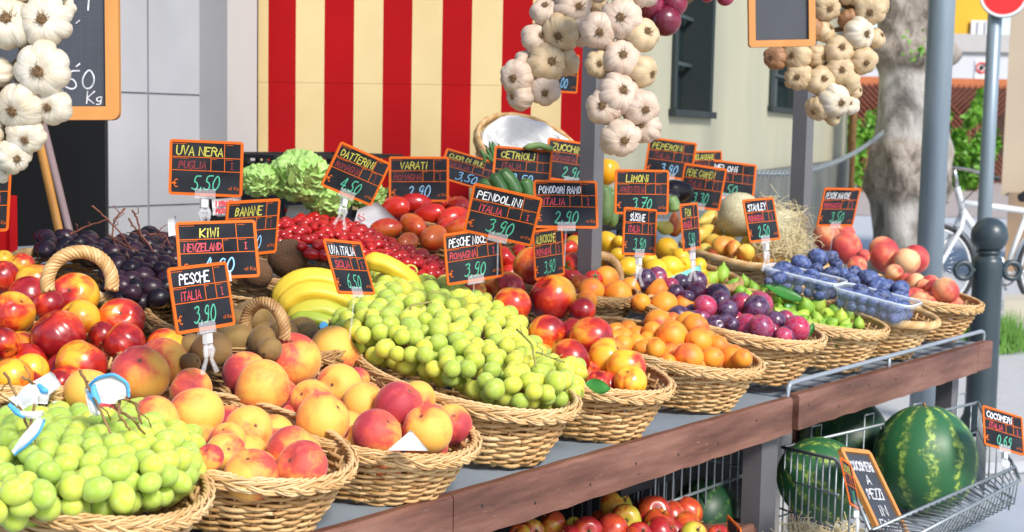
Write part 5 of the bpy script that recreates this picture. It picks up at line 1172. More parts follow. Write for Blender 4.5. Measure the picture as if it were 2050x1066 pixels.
mdl = kb.mesh('fruit_sticker', MT['blue_print']); inst('sticker', mdl, P, bn, (-Fv+Uv*.3).to_track_quat('Z', 'Y'))
# ------------------------------------------------------------------ coconuts
def nut(seed):
    f0 = ell(1.02, .06, .03, .3, .04, 3, seed)
    return grid_mesh('coconut', f0, MT['coconut'], 36, 24)
for i, (x, y, r, dd, lb) in enumerate(((577, 518, 40, 0, 'whole brown coconut with dark eyes below the BANANE sign'), (515, 548, 30, .06, 'brown coconut half hidden behind the KIWI sign'))):
    d = depth(pile_hit('CO', x, y, .03))+dd; o = inst('coconut', nut(i), at(x, y, d), None, (-Fv+Uv*.75+Rv*.2).to_track_quat('Z', 'Y'), r*d/FPX); tag(o, lb, 'coconut', 'coconuts')
    eb = MB()
    for k in range(3):
        a = 2*math.pi*k/3+.4; th = .34; eb.lathe((0, 0, 0), [(.001, 0), (.1, 0), (.1, .02), (.07, .035)], 12); eb.v[-1] = eb.v[-1]+np.array([math.sin(th)*math.cos(a), math.sin(th)*math.sin(a), 1.02*math.cos(th)-.02])
    e = bpy.data.objects.new('eyes', eb.mesh('coconut_eyes', MT['banana_tip'], True)); COL.objects.link(e); e.parent = o
# ------------------------------------------------------------------ lettuce in black crates
def crate(name, c, L, W, H, label, rz=0, group='black plastic crates', rows=3):
    r = thing(name, label, 'crate', c, group); r.rotation_euler = (0, 0, rz)
    mb = MB(); t = .008; rh = H/(rows*2)
    for k in range(rows):
        z = rh*(2*k+.5)+(.012 if k == rows-1 else 0)
        for s in (-1, 1): mb.box((0, s*W/2, z), (L, t, rh)); mb.box((s*(L/2-t/2), 0, z), (t, W-t-.001, rh))
    for s in (-1, 1): mb.box((0, s*(W/2+.003), H-.006), (L+.02, .018, .012)); mb.box((s*(L/2+.003), 0, H-.006), (.018, W-.013, .012))
    me = mb.mesh('crate_walls', MT['crate']); o = bpy.data.objects.new('slatted_walls', me); COL.objects.link(o); o.parent = r
    mb = MB(); n = 7
    for i in range(n+1):
        x = -L/2+.012+(L-.024)*i/n
        for s in (-1, 1): mb.box((x, s*(W/2-.009), H/2), (.014, .009, H-.014))
    for i in range(5):
        y = -W/2+.02+(W-.04)*i/4
        for s in (-1, 1): mb.box((s*(L/2-.0135), y, H/2), (.009, .014, H-.014))
    o = bpy.data.objects.new('uprights', mb.mesh('crate_uprights', MT['crate'])); COL.objects.link(o); o.parent = r
    mb = MB(); mb.box((0, 0, .003), (L-.02, W-.02, .006)); o = bpy.data.objects.new('floor', mb.mesh('crate_floor', MT['crate'])); COL.objects.link(o); o.parent = r
    return r
from mathutils import noise as mnoise
def lettuce(x, y, rp, d, label, seed):
    q = np.random.RandomState(seed); R = rp*d/FPX; c = np3(at(x, y, d)); o3 = Vector((seed*3.1, seed*1.7, 0))
    def crumple(th, ph):
        p = Vector((math.sin(th)*math.cos(ph), math.sin(th)*math.sin(ph), math.cos(th)))
        sw = .9*math.sin(2.3*ph+1.5*p.z+seed)
        r = .82+.30*(.5-abs(mnoise.noise(p*2.1+o3)))+.26*(.45-abs(mnoise.noise(p*4.3+o3*2)))+.05*(.4-abs(mnoise.noise(p*10+o3)))+.06*sw*math.sin(th)
        return (p.x*r, p.y*r, p.z*r*.82)
    me = grid_mesh('lettuce_head', crumple, MT['lettuce'], 150, 80); o = inst('lettuce_head', me, c, None, None, R); mb = MB()
    for i in range(9):
        a = 2*math.pi*i/9+q.uniform(-.3, .3); G = []; wob = q.uniform(0, 6, 4); lean = q.uniform(.1, .6)
        for v in np.linspace(0, 1, 16):
            row = []
            for t in np.linspace(-1, 1, 30):
                m_ = v**1.6+.6*abs(t)**3; ruf = .13*m_*(math.sin(9*t+wob[0]+4*v)+.7*math.sin(19*t+wob[1])+.4*math.sin(31*t+wob[2]+8*v)); aa = a+t*(.25+.55*v**.5); k = .55+.55*v+ruf*.5
                row.append((math.cos(aa)*k, math.sin(aa)*k, -.62+.95*v*(1-lean*.4)+ruf-.2*t*t*v))
            G.append(row)
        mb.sheet(G, .01)
    lv = bpy.data.objects.new('outer_leaves', mb.mesh('outer_leaves', MT['lettuce'], True)); COL.objects.link(lv); lv.parent = o
    return tag(o, label, 'lettuce', 'lettuce heads in the black crates')
cA = onY(540, 420, 2.66); crate('plastic_crate', (cA.x+.50, 2.95, 1.052), .42, .30, .135, 'black plastic crate of lettuce behind the coconut and date tomatoes', rad(0))
crate('plastic_crate', (cA.x+.66, 3.24, 1.052), .52, .30, .235, 'black plastic crate standing against the striped panel behind the lettuce', rad(0))
lettuce(600, 352, 62, 3.55, 'large pale green lettuce head in front of the striped panel', 3); lettuce(520, 362, 40, 3.5, 'green lettuce at the left end of the black crate', 8)
lettuce(655, 400, 48, 3.62, 'frilly green lettuce partly behind the DATTERINI sign', 12); lettuce(735, 390, 36, 3.7, 'green lettuce showing between the DATTERINI and VARATI signs', 15)
# white cards with red writing
def card(quad, label, d, text=None, seed=1):
    o = paper('price_card', [(x, y, d) for x, y in quad], label, 'card', MT['white_plastic'], .001, 4, 'white cards behind the tomatoes', seed, .0012)
    if text:
        fr, W, H, O, U, V, Nn = pose(quad, max(.3, math.hypot(quad[1][0]-quad[0][0], quad[1][1]-quad[0][1])/max(8, math.hypot(quad[3][0]-quad[0][0], quad[3][1]-quad[0][1]))), 1, d=d)
        wb = MB()
        for t, xa, xb, y, h in text: ribbons(wb, strokes(t, xa*W, xb*W, y*H, h*H, .1, rnd, 1.), fr, .0035, .0055)
        wb.build('red_lettering', MT['ink_red'], o)
card([(424, 400), (482, 394), (484, 428), (426, 432)], 'small white card with red writing beside the UVA NERA sign', 3.0, [('i FRAGOLA', -.42, .42, .08, .26), ('ROMAGNA', -.42, .42, -.36, .26)])
card([(578, 412), (655, 408), (712, 448), (566, 452)], 'white card behind the date tomatoes under the DATTERINI sign', 3.62, None, 4)
card([(716, 420), (756, 404), (800, 446), (705, 462)], 'white card with a red letter behind the long tomatoes', 3.64, [('Se', -.42, .0, -.18, .4)], 5)
card([(612, 398), (640, 388), (622, 424), (606, 424)], 'folded white card end beside the lettuce crate', 3.6, None, 6)
card([(336, 440), (352, 432), (356, 470), (338, 474)], 'edge of a white card left of the KIWI sign', 3.1, None, 7)
# ------------------------------------------------------------------ tall basket with paper bag, beans, cucumbers, zucchini, peppers
tb = at(1058, 300, 4.3)
bb = thing('round_basket', 'round wicker basket lined with white paper standing at the back by the grey post', 'basket', tb, None); bb.rotation_euler = (rad(38), 0, rad(-20)); bb.scale = (1.05, .66, 1.5)
for pn in ('weave', 'stakes', 'base', 'rim'): o = bpy.data.objects.new(pn, BK[2][pn]); COL.objects.link(o); o.parent = bb
mb = MB(); q = np.random.RandomState(3); G = []
for i in range(16):
    row = []
    for j in range(22):
        a = 2*math.pi*j/21; r = 1-.045*i; row.append((.145*r*math.cos(a)*(1+.05*math.sin(5*a+i)), .215*r*math.sin(a)*(1+.05*math.cos(4*a)), .008+.012*math.sin(math.pi*min(1, i/9))+q.normal(0, .0022)-(.006*max(0, i-5))))
    G.append(row)
mb.sheet(G, .001); o = tag(bpy.data.objects.new('paper_lining', mb.mesh('paper_lining', MT['paper'], False)), 'crumpled white paper inside the round basket at the back', 'paper'); COL.objects.link(o)
o.location = bb.location; o.rotation_euler = bb.rotation_euler; o.scale = bb.scale
def veg(name, pts, rp, d, mat, label, cat, group, taper=.75, tipmat=None):
    P = np.array([np3(at(x, y, d+(k[0] if k else 0))) for x, y, *k in pts]); n = len(P); t = np.linspace(0, n-1, 18); C = np.stack([np.interp(t, range(n), P[:, k]) for k in range(3)], 1)
    for _ in range(3): C[1:-1] = (C[:-2]+2*C[1:-1]+C[2:])/4
    s = np.linspace(0, 1, 18); r = rp*d/FPX*np.clip(np.minimum(s*6+.25, (1-s)*6+.2), 0, 1)**.6*(1-(1-taper)*s)
    mb = MB(); mb.tube(C, r, 14); o = mb.build(name, mat, None, True, loc=Vector(C[0])); tag(o, label, cat, group)
    sb = MB(); T = C[0]-C[1]; sb.tube([C[0], C[0]+T*.8], [r[0]*.8, r[0]*.6], 7); sb.build('stalk', MT['stipule'], o, True); return o
for i, (p, r, lb) in enumerate([([(985, 350), (1000, 372), (1020, 410)], 14, 'dark cucumber at the left of the cucumber heap'), ([(1000, 344), (1020, 362), (1038, 396)], 17, 'thick green cucumber standing before the CETRIOLI sign'), ([(1048, 360), (1056, 380), (1060, 410)], 16, 'dark cucumber next to the PENDOLINI sign'), ([(1030, 385), (1060, 392), (1090, 410)], 12, 'cucumber lying above the PENDOLINI sign'), ([(960, 366), (985, 374), (1010, 392)], 12, 'cucumber lying at the far left by the CUOR DI BUE sign')]):
    veg('cucumber', p, r, 3.3+.03*i, MT['cucumber'], lb, 'cucumber', 'cucumbers behind the tomatoes', .9)
for i, (p, r, lb) in enumerate([([(1206, 372), (1214, 400), (1210, 450)], 15, 'mottled zucchini right of the grey post'), ([(1222, 380), (1228, 410), (1226, 455)], 12, 'dark zucchini beside the LIMONI sign'), ([(1340, 395), (1348, 410), (1352, 425)], 14, 'green zucchini between the LIMONI and PERE CARMEN signs')]):
    veg('zucchini', p, r, 3.95+.04*i, MT['zucchini'], lb, 'zucchini', 'zucchini by the grey post', .95)
for i in range(7):
    x = 962+i*6; p = [(x, 318-rnd.uniform(0, 34)), (x+8, 312), (x+14+rnd.uniform(-8, 8), 330)]
    veg('green_bean', p, 4, 3.8+.01*i, MT['cucumber'], 'thin green bean sticking up left of the CETRIOLI sign', 'bean', 'green beans at the back', .8)
o = inst('yellow_pepper', grid_mesh('yellow_pepper', ell(1.1, -.1, .1, .4, .14, 4, 3, 0, .3, .5), MT['pepper'], 40, 24), at(1214, 342, 4.15), None, Vector((.2, 0, 1)).to_track_quat('Z', 'Y'), 26*4.15/FPX); tag(o, 'yellow pepper half hidden between the grey post and the LIMONI sign', 'pepper')
veg('marrow', [(1050, 296), (1080, 291), (1108, 300)], 7, 3.75, MT['zucchini'], 'curved green zucchini lying in front of the paper lined basket', 'zucchini', None, .9)
ab = onz(1350, 372, 1.04)
crate('plastic_crate', (3.62, 2.68, .94), .48, .32, .17, 'black plastic crate behind the pears below the PEPERONI sign', 0)
for i, (x, y, r, d, lb) in enumerate(((1352, 385, 28, 4.2, 'round dark aubergine right of the LIMONI sign'), (1330, 400, 24, 4.1, 'dark aubergine low between the LIMONI and PERE CARMEN signs'))):
    o = inst('aubergine', grid_mesh('aubergine', ell(1.3, 0, 0, .3, .03, 3, i, .25), MT['black_grape'], 28, 20), at(x, y, d), None, lying(.4), r*d/FPX); tag(o, lb, 'aubergine', 'aubergines behind the lemons')
# ------------------------------------------------------------------ melons with wood wool
for i, (x, y, r, lb) in enumerate(((1482, 430, 45, 'pale netted melon behind the STANLEY sign'), (1562, 470, 52, 'large netted melon in straw right of the STANLEY sign'))):
    d = 4.55-.1*i; o = inst('netted_melon', grid_mesh('netted_melon', ell(1.02, .03, 0, .2, .03, 9, i), MT['melon'], 40, 24), at(x, y, d), None, rq(), r*d/FPX); tag(o, lb, 'melon', 'netted melons')
def wool(name, pts, n, spread, label, d0, L=.09, seed=1):
    q = np.random.RandomState(seed); mb = MB()
    for k in range(n):
        x, y, dd = pts[q.randint(len(pts))]; p = np3(at(x, y, d0+dd))+q.normal(0, spread, 3); v = q.normal(0, 1, 3); v /= np.linalg.norm(v); w_ = q.normal(0, 1, 3); P = []
        for t in np.linspace(-1, 1, 6): P.append(p+v*t*L*q.uniform(.4, .6)+w_*L*.16*math.cos(2.2*t))
        mb.tube(P, .0008, 4, caps=False, tint=q.uniform())
    return tag(mb.build(name, MT['straw'], None, True, loc=Vector(at(pts[0][0], pts[0][1], d0))), label, 'straw', None, 'stuff')
wool('straw', [(1590, 452, -.05), (1570, 430, .02), (1540, 420, .03), (1600, 480, -.08), (1550, 490, -.12), (1610, 500, -.05), (1580, 500, -.13), (1530, 500, -.08), (1600, 440, .08)], 360, .017, 'pale wood wool straw around the netted melons', 4.42, .065)
o = BK[2]
mbk = thing('wicker_basket', 'wicker basket under the netted melons and straw', 'basket', at(1545, 525, 4.42), 'wicker baskets on the fruit stall'); mbk.scale = (1.1, .9, 1)
for pn in ('weave', 'stakes', 'base', 'rim'): o = bpy.data.objects.new(pn, BK[2][pn]); COL.objects.link(o); o.parent = mbk
# ------------------------------------------------------------------ watermelons, wire baskets
WM = [grid_mesh('watermelon', ell(1.06, .0, .0, .2, .012, 8, i, 0, .05, .16), MT['watermelon'], 64, 40) for i in range(2)]
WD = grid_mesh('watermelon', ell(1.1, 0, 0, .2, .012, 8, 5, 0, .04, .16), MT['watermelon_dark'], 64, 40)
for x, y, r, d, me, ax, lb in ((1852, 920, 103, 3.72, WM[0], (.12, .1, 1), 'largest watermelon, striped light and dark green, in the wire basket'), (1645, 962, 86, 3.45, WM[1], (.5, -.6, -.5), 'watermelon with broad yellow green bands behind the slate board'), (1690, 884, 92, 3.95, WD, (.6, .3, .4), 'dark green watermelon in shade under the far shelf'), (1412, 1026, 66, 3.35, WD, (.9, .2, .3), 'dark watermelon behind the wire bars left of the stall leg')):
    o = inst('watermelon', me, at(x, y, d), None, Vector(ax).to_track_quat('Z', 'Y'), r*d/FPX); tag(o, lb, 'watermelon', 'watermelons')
    sb = MB().tube([(0, 0, .98), (.01, 0, 1.05), (.03, .01, 1.09)], .03, 6); s_ = bpy.data.objects.new('stem', sb.mesh('melon_stem', MT['twig'], True)); COL.objects.link(s_); s_.parent = o
o = inst('rind_scar', MB().lathe((0, 0, 0), [(.012, 0), (.012, .001)], 16).mesh('rind_scar', MT['plank_edge']), at(1783, 918, 3.652), None); o.scale = (.45, 1, 2.4); o.rotation_mode = 'QUATERNION'; o.rotation_quaternion = (-Fv-Rv*.6).to_track_quat('Z', 'Y') @ Quaternion((0, 0, 1), 1.25)
wmel = [x for x in bpy.data.objects if x.name.startswith('watermelon') and 'largest' in x.get('label', '')][0]
bpy.context.view_layer.update(); mw_ = o.matrix_basis.copy(); o.parent = wmel
o.matrix_parent_inverse = wmel.matrix_basis.inverted()
def V3(x, y, d): return np3(at(x, y, d))
def wire_basket():
    FL, FR_, BR, BL = V3(1742, 1064, 3.0), V3(2032, 936, 3.55), V3(1958, 806, 4.1), V3(1566, 896, 3.42)
    FL2, FR2 = V3(1835, 1072, 2.93), V3(2042, 962, 3.5)
    fl = .40; dn = lambda p, z=fl: np.array([p[0], p[1], z])
    r = thing('wire_basket', 'galvanised wire basket with sloping front full of watermelons', 'wire basket', Vector((BL+FR_)/2)-Vector((0, 0, .1)))
    rim = MB(); lp = lambda a, b, t: a*(1-t)+b*t
    SL = V3(1682, 922, 3.22); SR = V3(1978, 850, 3.86)
    rim.tube([BL, lp(BL, SL, .9), lp(BL, SL, 1)+np.array([0, 0, -.008]), lp(SL, FL, .25), FL], .0042, 8); rim.tube([BL, lp(BL, BR, .97), BR], .0042, 8); rim.tube([BR, lp(BR, SR, .85), SR+np.array([0, 0, -.012]), lp(SR, FR_, .3), FR_], .0042, 8)
    rim.tube([FL, FR_], .0046, 8); rim.tube([FL2, FR2, FR_], .0042, 8); rim.tube([FL, FL2], .004, 8)
    low = [dn(FL, .47), dn(FR_, .48), dn(BR), dn(BL)]; rim.tube(low, .004, 8, True); rim.build('rim', MT['wire'], r, True)
    ws = MB()
    for i in range(26):
        t = (i+.5)/26; a = lp(FL, FR_, t); b = lp(FL2, FR2, t); c = dn(a, .47); ws.tube([a, b], .0019, 6); ws.tube([b, (b+c)/2+np.array([0, .0, -.03]), c], .0019, 6)
    ws.build('front_wires', MT['wire'], r, True)
    ws = MB()
    for i in range(9):
        t = (i+.5)/9; a = lp(BL, SL, t); ws.tube([a, dn(a)], .0024, 6)
        a = lp(BR, SR, t); ws.tube([a, dn(a)], .0024, 6)
    for i in range(4):
        t = (i+.5)/4; a = lp(SL, FL, t); ws.tube([a, dn(a, .42)], .0024, 6); a = lp(SR, FR_, t); ws.tube([a, dn(a, .44)], .0024, 6)
    for k in (.33, .66): ws.tube([lp(BL, dn(BL), k), lp(SL, dn(SL), k)], .0024, 6); ws.tube([lp(BR, dn(BR), k), lp(SR, dn(SR), k)], .0024, 6)
    ws.build('side_wires', MT['wire'], r, True)
    ws = MB()
    for i in range(12):
        t = (i+.5)/12; a = lp(BL, BR, t); hgt = .035 if i % 3 == 1 else 0; ws.tube([a+np.array([0, 0, hgt]), dn(a)], .0024, 6)
        if i % 3 == 1: e = lp(BL, BR, t+.045); ws.tube([a+np.array([0, 0, hgt]), e+np.array([0, 0, hgt]), e], .0024, 6)
    for i in range(14): t = (i+.5)/14; ws.tube([dn(lp(BL, BR, t)), dn(lp(FL, FR_, t), .47)], .0022, 6)
    for k in (.4, .75): ws.tube([lp(BL, dn(BL), k), lp(BR, dn(BR), k)], .0024, 6)
    ws.build('back_wires', MT['wire'], r, True)
wire_basket()
wool('straw', [(1590, 1085, 0), (1630, 1088, 0), (1680, 1088, 0), (1610, 1080, .02), (1710, 1085, .0)], 340, .014, 'pale straw under the watermelons in the wire basket', 3.2, .08, 4)
def wire_crate():
    a, b = onY(1312, 960, 1.64), onY(1512, 960, 1.64); z0, z1 = .35, .745; y1 = 1.86; X0, X1 = a.x, b.x+.02
    r = thing('wire_crate', 'grey wire crate with close upright bars left of the stall leg', 'wire crate', ((X0+X1)/2, 1.7, z0))
    mb = MB()
    for z in (z0, .56, z1): mb.tube([(X0, 1.64, z), (X1, 1.64, z), (X1, y1, z), (X0, y1, z)], .0042, 8, True)
    mb.build('hoops', MT['wire'], r, True); mb = MB()
    for i in range(14): x = X0+(X1-X0)*i/13; mb.tube([(x, 1.64, z0), (x, 1.64, z1)], .0026, 6); mb.tube([(x, y1, z0), (x, y1, z1)], .0026, 6)
    for i in range(1, 5): y = 1.64+(y1-1.64)*i/5; mb.tube([(X0, y, z0), (X0, y, z1)], .0026, 6)
    mb.build('bars', MT['wire'], r, True)
wire_crate()
def mesh_box(c, sz, label, m_, name='storage_box', cat='box'):
    r = thing(name, label, cat, (c[0], c[1], c[2]-sz[2]/2)); L, W, H = sz
    mb = MB()
    mb.box((c[0], c[1], c[2]-H/2+.006), (L-.001, W-.001, .012))
    for s in (-1, 1): mb.box((c[0], c[1]+s*(W/2-.006), c[2]+.006), (L, .012, H-.012)); mb.box((c[0]+s*(L/2-.006), c[1], c[2]+.006), (.012, W-.0245, H-.012))
    mb.build('walls', m_, r); mb = MB()
    for s in (-1, 1): mb.box((c[0], c[1]+s*(W/2+.004), c[2]+H/2-.008), (L+.016, .008, .014)); mb.box((c[0]+s*(L/2+.004), c[1], c[2]+H/2-.008), (.008, W, .014))
    mb.build('rim', m_, r); return r
p = at(2000, 1046, 3.75)
pl = thing('display_plinth', 'white box plinth carrying the wire basket at the lower right corner', 'plinth', (p.x, p.y, 0))
mb = MB(); pz = .46; ax_ = (Vector(V3(2032, 936, 3.55))-Vector(V3(1742, 1064, 3.0))); an = math.atan2(ax_.y, ax_.x); Rz = Matrix.Rotation(an, 3, 'Z'); c_ = Vector(V3(1935, 1040, 3.72))
mb.box((c_.x, c_.y, .385), (.86, .46, .014), Rz); mb.build('top', MT['shelf_light'], pl); mb = MB(); mb.box((c_.x, c_.y, .19), (.80, .40, .375), Rz); mb.build('body', MT['shelf_light'], pl)
# lower shelf with apples and boards under the display
lo = thing('apple_tray', 'wooden tray under the front board holding the apples', 'tray', (2.5, 1.62, .48))
mb = MB(); mb.bbox((2.0, 1.53, .47), (2.88, 1.855, .482)); mb.build('floor', MT['plank'], lo); mb = MB(); mb.bbox((2.0, 1.515, .45), (2.80, 1.528, .50)); mb.build('front_lip', MT['plank'], lo)
mb = MB(); a, b = onY(1000, 1050, 1.60), onY(1212, 958, 1.66)
mb.add([np3(a)+np.array(k) for k in ((0, 0, 0), (0, .18, .02), (0, .18, .03), (0, 0, .012))]+[np3(b)+np.array(k) for k in ((0, 0, 0), (0, .12, .0), (0, .12, .01), (0, 0, .012))], [(0, 1, 2, 3), (7, 6, 5, 4), (0, 4, 5, 1), (1, 5, 6, 2), (2, 6, 7, 3), (3, 7, 4, 0)])
o = mb.build('underside_board', MT['cream_board'], st); o.data.materials[0] = simple('pale_plywood', (.48, .45, .36), (.42, .39, .31), 5, .7)
crate('plastic_crate', (2.62, 1.75, .60), .3, .18, .13, 'black plastic crate in the dark under the front board', 0)
tag(mesh_box((2.9, 1.80, .70), (.26, .06, .1), 'dull yellow box behind the wire crate under the shelf', simple('dull_yellow_card', (.30, .24, .04), (.24, .19, .03), 6, .7)), 'dull yellow box behind the wire crate under the shelf', 'box')
# ------------------------------------------------------------------ ground, road, pavement
def flat(name, pts, z, m_, kind='structure', th=None):
    mb = MB(); mb.add([(x, y, z) for x, y in pts], [tuple(range(len(pts)))]); o = mb.build(name, m_); o['kind'] = kind; return o
def g(px, py, z=0): p = onz(px, py, z); return (p.x, p.y)
flat('ground', [(-150, -150), (300, -150), (300, 300), (-150, 300)], -.012, MT['road'])
flat('pavement', [g(1500, 640, -.008), g(1990, 700, -.008), (5.6, -.2), (-6, -1.0), (-6, 6), (4.5, 6)], -.008, MT['kerb']) if 0 else None
def quad3(P): return [tuple(p) for p in P]
# far pavement by the shrubs, kerb, crossing stripes
pv = [at(1500, 0, 24), at(2300, 0, 24), at(2600, 0, 60), at(1200, 0, 60)]
flat('far_pavement', [(p.x, p.y) for p in pv], -.004, MT['pavement'])
kb = [at(1985, 0, 9.6), at(2350, 0, 8.6), at(2350, 0, 9.0), at(1985, 0, 10.0)]
mb = MB(); lo_ = [(p.x, p.y, -.02) for p in kb]; hi_ = [(p.x, p.y, .10) for p in kb]; mb.add(lo_+hi_, [(4, 5, 6, 7), (0, 1, 5, 4), (1, 2, 6, 5), (2, 3, 7, 6), (3, 0, 4, 7)]); o = mb.build('kerb', MT['kerb']); o['kind'] = 'structure'
for k, (ya, yb) in enumerate(((872, 894), (928, 950), (992, 1020), (1075, 1110))):
    P = [g(1960, ya, -.006), g(2500, ya-26, -.006), g(2500, yb-20, -.006), g(1960, yb, -.006)]
    o = flat('crossing_stripe', P, -.006, MT['paint'])
# ------------------------------------------------------------------ shop wall with tiles, dark doorway, pilaster, striped panel
YW = 3.76
x0 = onY(215, 300, YW).x; s1, s2 = onY(297, 300, YW).x, onY(423, 300, YW).x; dx = s2-s1; zt, zb_ = onY(300, 188, YW).z, onY(300, 413, YW).z; dz = zt-zb_
xe = onY(470, 300, YW).x
wall = thing('shop_wall', 'pale grey tiled shop wall behind the UVA NERA sign', 'wall', ((x0+xe)/2, YW, 0))
mb = MB(); jt = .0035; xsm = [x0, s1, s2, s2+dx]; zs = [zb_-4*dz, zb_-3*dz, zb_-2*dz, zb_-dz, zb_, zt, zt+dz, zt+2*dz, zt+3*dz]
for a, b in zip(xsm[:-1], xsm[1:]):
    for c, d in zip(zs[:-1], zs[1:]):
        if d > -.2: mb.bbox((a+jt, YW, max(c+jt, 0)), (b-jt, YW+.012, d-jt))
mb.build('tiles', MT['tile'], wall); mb = MB(); mb.bbox((x0, YW+.004, 0), (s2+dx, YW+.25, zs[-1])); mb.build('grout', MT['grout'], wall)
dw = thing('dark_doorway', 'dark open shop doorway behind the brooms and big chalkboard', 'doorway', (x0-1, YW, 0))
mb = MB(); mb.bbox((x0-2.2, YW+1.2, 0), (x0-.0, YW+1.24, 3)); mb.bbox((x0-.012, YW-.004, 0), (x0-.001, YW+1.19, 3)); mb.bbox((x0-2.2, YW+.3, 2.6), (x0-.02, YW+1.19, 2.64)); mb.bbox((x0-2.2, YW, .005), (x0-.02, YW+1.19, .02)); mb.build('recess', MT['dark'], dw)
mb = MB(); xj = onY(36, 400, YW).x; mb.bbox((xj-.9, YW+.02, 0), (xj-.02, YW+.06, 3)); mb.build('door_leaf', MT['dark'], dw)
rp_ = onY(10, 490, 2.9)
mb = MB(); a, b = onY(-60, 490, 2.95), onY(28, 490, 2.95); mb.bbox((a.x-.3, 2.95, .2), (b.x, 2.985, 1.2)); mb.bbox((b.x-.02, 2.935, .2), (b.x, 2.9495, 1.2)); tag(mb.build('red_panel', MT['red_board'], None, loc=(b.x, 2.95, .2)), 'dark red upright panel at the left edge below the cut off price sign', 'panel')
def stick(name, a, b, r, m_, label, cat):
    t = thing(name, label, cat, Vector(b)); mb = MB(); mb.tube([a, b], r, 12); mb.build('handle', m_, t, True)
    f = Vector(b); mb = MB(); mb.box((f.x, f.y, f.z+.06), (.30, .05, .05)); mb.build('head', MT['pine'], t); mb = MB()
    for i in range(40): x = -.14+.28*i/39; mb.tube([(f.x+x, f.y+rnd.uniform(-.02, .02), f.z+.035), (f.x+x*1.1, f.y+rnd.uniform(-.03, .03), f.z-.05)], .003, 4)
    mb.build('bristles', MT['crate'], t)
def tofloor(p, q, z=.06): t = (z-p.z)/(q.z-p.z); return p+(q-p)*t
a, b = at(68, 235, 4.3), at(122, 480, 4.3); stick('broom', a, tofloor(a, b), .013, MT['broom'], 'broom with a yellow wooden handle leaning in the dark doorway', 'broom')
a, b = at(84, 240, 4.2), at(143, 480, 4.2); stick('broom', a, tofloor(a, b), .011, MT['handle_grey'], 'broom with a grey purple handle leaning in the dark doorway', 'broom')
# pilaster
a, b = onY(455, 300, 3.62), onY(514, 300, 3.62)
pi = thing('pilaster', 'white shop front pilaster between the tiled wall and the striped panel', 'pilaster', (a.x, 3.62, 0)); mb = MB(); mb.bbox((a.x, 3.62, 0), (b.x, 4.0, 3.2)); mb.build('shaft', MT['pilaster'], pi); mb = MB(); mb.bbox((a.x-.012, 3.61, 0), (b.x+.01, 3.999, .25)); mb.build('base', MT['tile'], pi)
# striped panel, nearly parallel to the picture
Pl, Pr = at(517, 170, 4.78), at(1190, 182, 4.55); dirp = Vector((Pr.x-Pl.x, Pr.y-Pl.y, 0)); LW = dirp.length; dirp.normalize(); nrm = Vector((dirp.y, -dirp.x, 0))
if nrm.dot(Fv) > 0: nrm = -nrm
sp_ = thing('striped_panel', 'red and cream vertically striped shop panel behind the lettuce', 'panel', (Pl.x, Pl.y, 0))
xs_ = [517, 537, 592, 649, 708, 766, 824, 884, 943, 1004, 1064, 1124, 1190]; us = []
for x in xs_:                              # stripe edges along the panel
    v = ray(x, 170); t = (Pl-CAM).dot(nrm)/v.dot(nrm); us.append((CAM+v*t-Pl).dot(dirp))
zsm = (CAM+ray(700, 167)*((Pl-CAM).dot(nrm)/ray(700, 167).dot(nrm))).z
for lo2, hi2, nm, off in ((.3, zsm-.0004, 'lower_board', 0), (zsm, 3.0, 'upper_board', .0008)):
    mb = MB()
    for i in range(len(us)-1):
        q = [Pl+dirp*u_+nrm*o_ for u_, o_ in ((us[i], off), (us[i+1], off), (us[i+1], -.02), (us[i], -.02))]
        V = [(p.x, p.y, lo2) for p in q]+[(p.x, p.y, hi2) for p in q]; mb.add(V, [(0, 1, 5, 4), (2, 3, 7, 6), (0, 3, 2, 1), (4, 5, 6, 7)]+([(3, 0, 4, 7)] if i == 0 else [])+([(1, 2, 6, 5)] if i == len(us)-2 else []), mi=(i+1) % 2)
    mb.build(nm, [MT['red_board'], MT['cream_board']], sp_)
# ------------------------------------------------------------------ pale building with barred windows
Hd = lambda v: Vector((v.x, v.y, 0)).normalized()
Fh, Rh = Hd(Fv), Hd(_r0)
wd = (Fh*math.cos(rad(18.9))+Rh*math.sin(rad(18.9))).normalized(); P0 = at(1180, 300, 4.75); P0 = Vector((P0.x, P0.y, 0)); MT['rail_dim'] = simple('dull_iron_bars', (.05, .066, .068), (.035, .05, .052), 9, .6); wn = Vector((wd.y, -wd.x, 0))
if wn.dot(CAM-P0) < 0: wn = -wn
def onwall(x, y, off=0):
    v = ray(x, y); t = (P0+wn*off-CAM).dot(wn)/v.dot(wn); p = CAM+v*t; return (p-P0).dot(wd), p.z
def wbox(mb, u0, u1, z0, z1, d0, d1, mi=0):
    q = [P0+wd*u_+wn*d_ for u_, d_ in ((u0, d0), (u1, d0), (u1, d1), (u0, d1))]; V = [(p.x, p.y, z0) for p in q]+[(p.x, p.y, z1) for p in q]
    mb.add(V, [(0, 1, 5, 4), (1, 2, 6, 5), (2, 3, 7, 6), (3, 0, 4, 7), (0, 3, 2, 1), (4, 5, 6, 7)], mi=mi)
uend = onwall(1694, 300)[0]
pb = thing('house', 'pale green plastered house with dark barred windows behind the stall', 'house', P0)
wins = [(onwall(1345, 100)[0], onwall(1424, 100)[0], onwall(1385, 222)[1]), (onwall(1540, 150)[0], onwall(1618, 150)[0], onwall(1540, 213)[1])]
mb = MB(); us2 = [0]+[k for w_ in wins for k in w_[:2]]+[uend]; zt = 4.5
for i in range(0, len(us2)-1):
    if i % 2 == 0: wbox(mb, us2[i], us2[i+1], 0, zt, -.3, 0)
    else: w_ = wins[i//2]; wbox(mb, us2[i], us2[i+1], 0, w_[2], -.3, 0); wbox(mb, us2[i], us2[i+1], w_[2]+1.5, zt, -.3, 0)
mb.build('wall', MT['stucco'], pb)
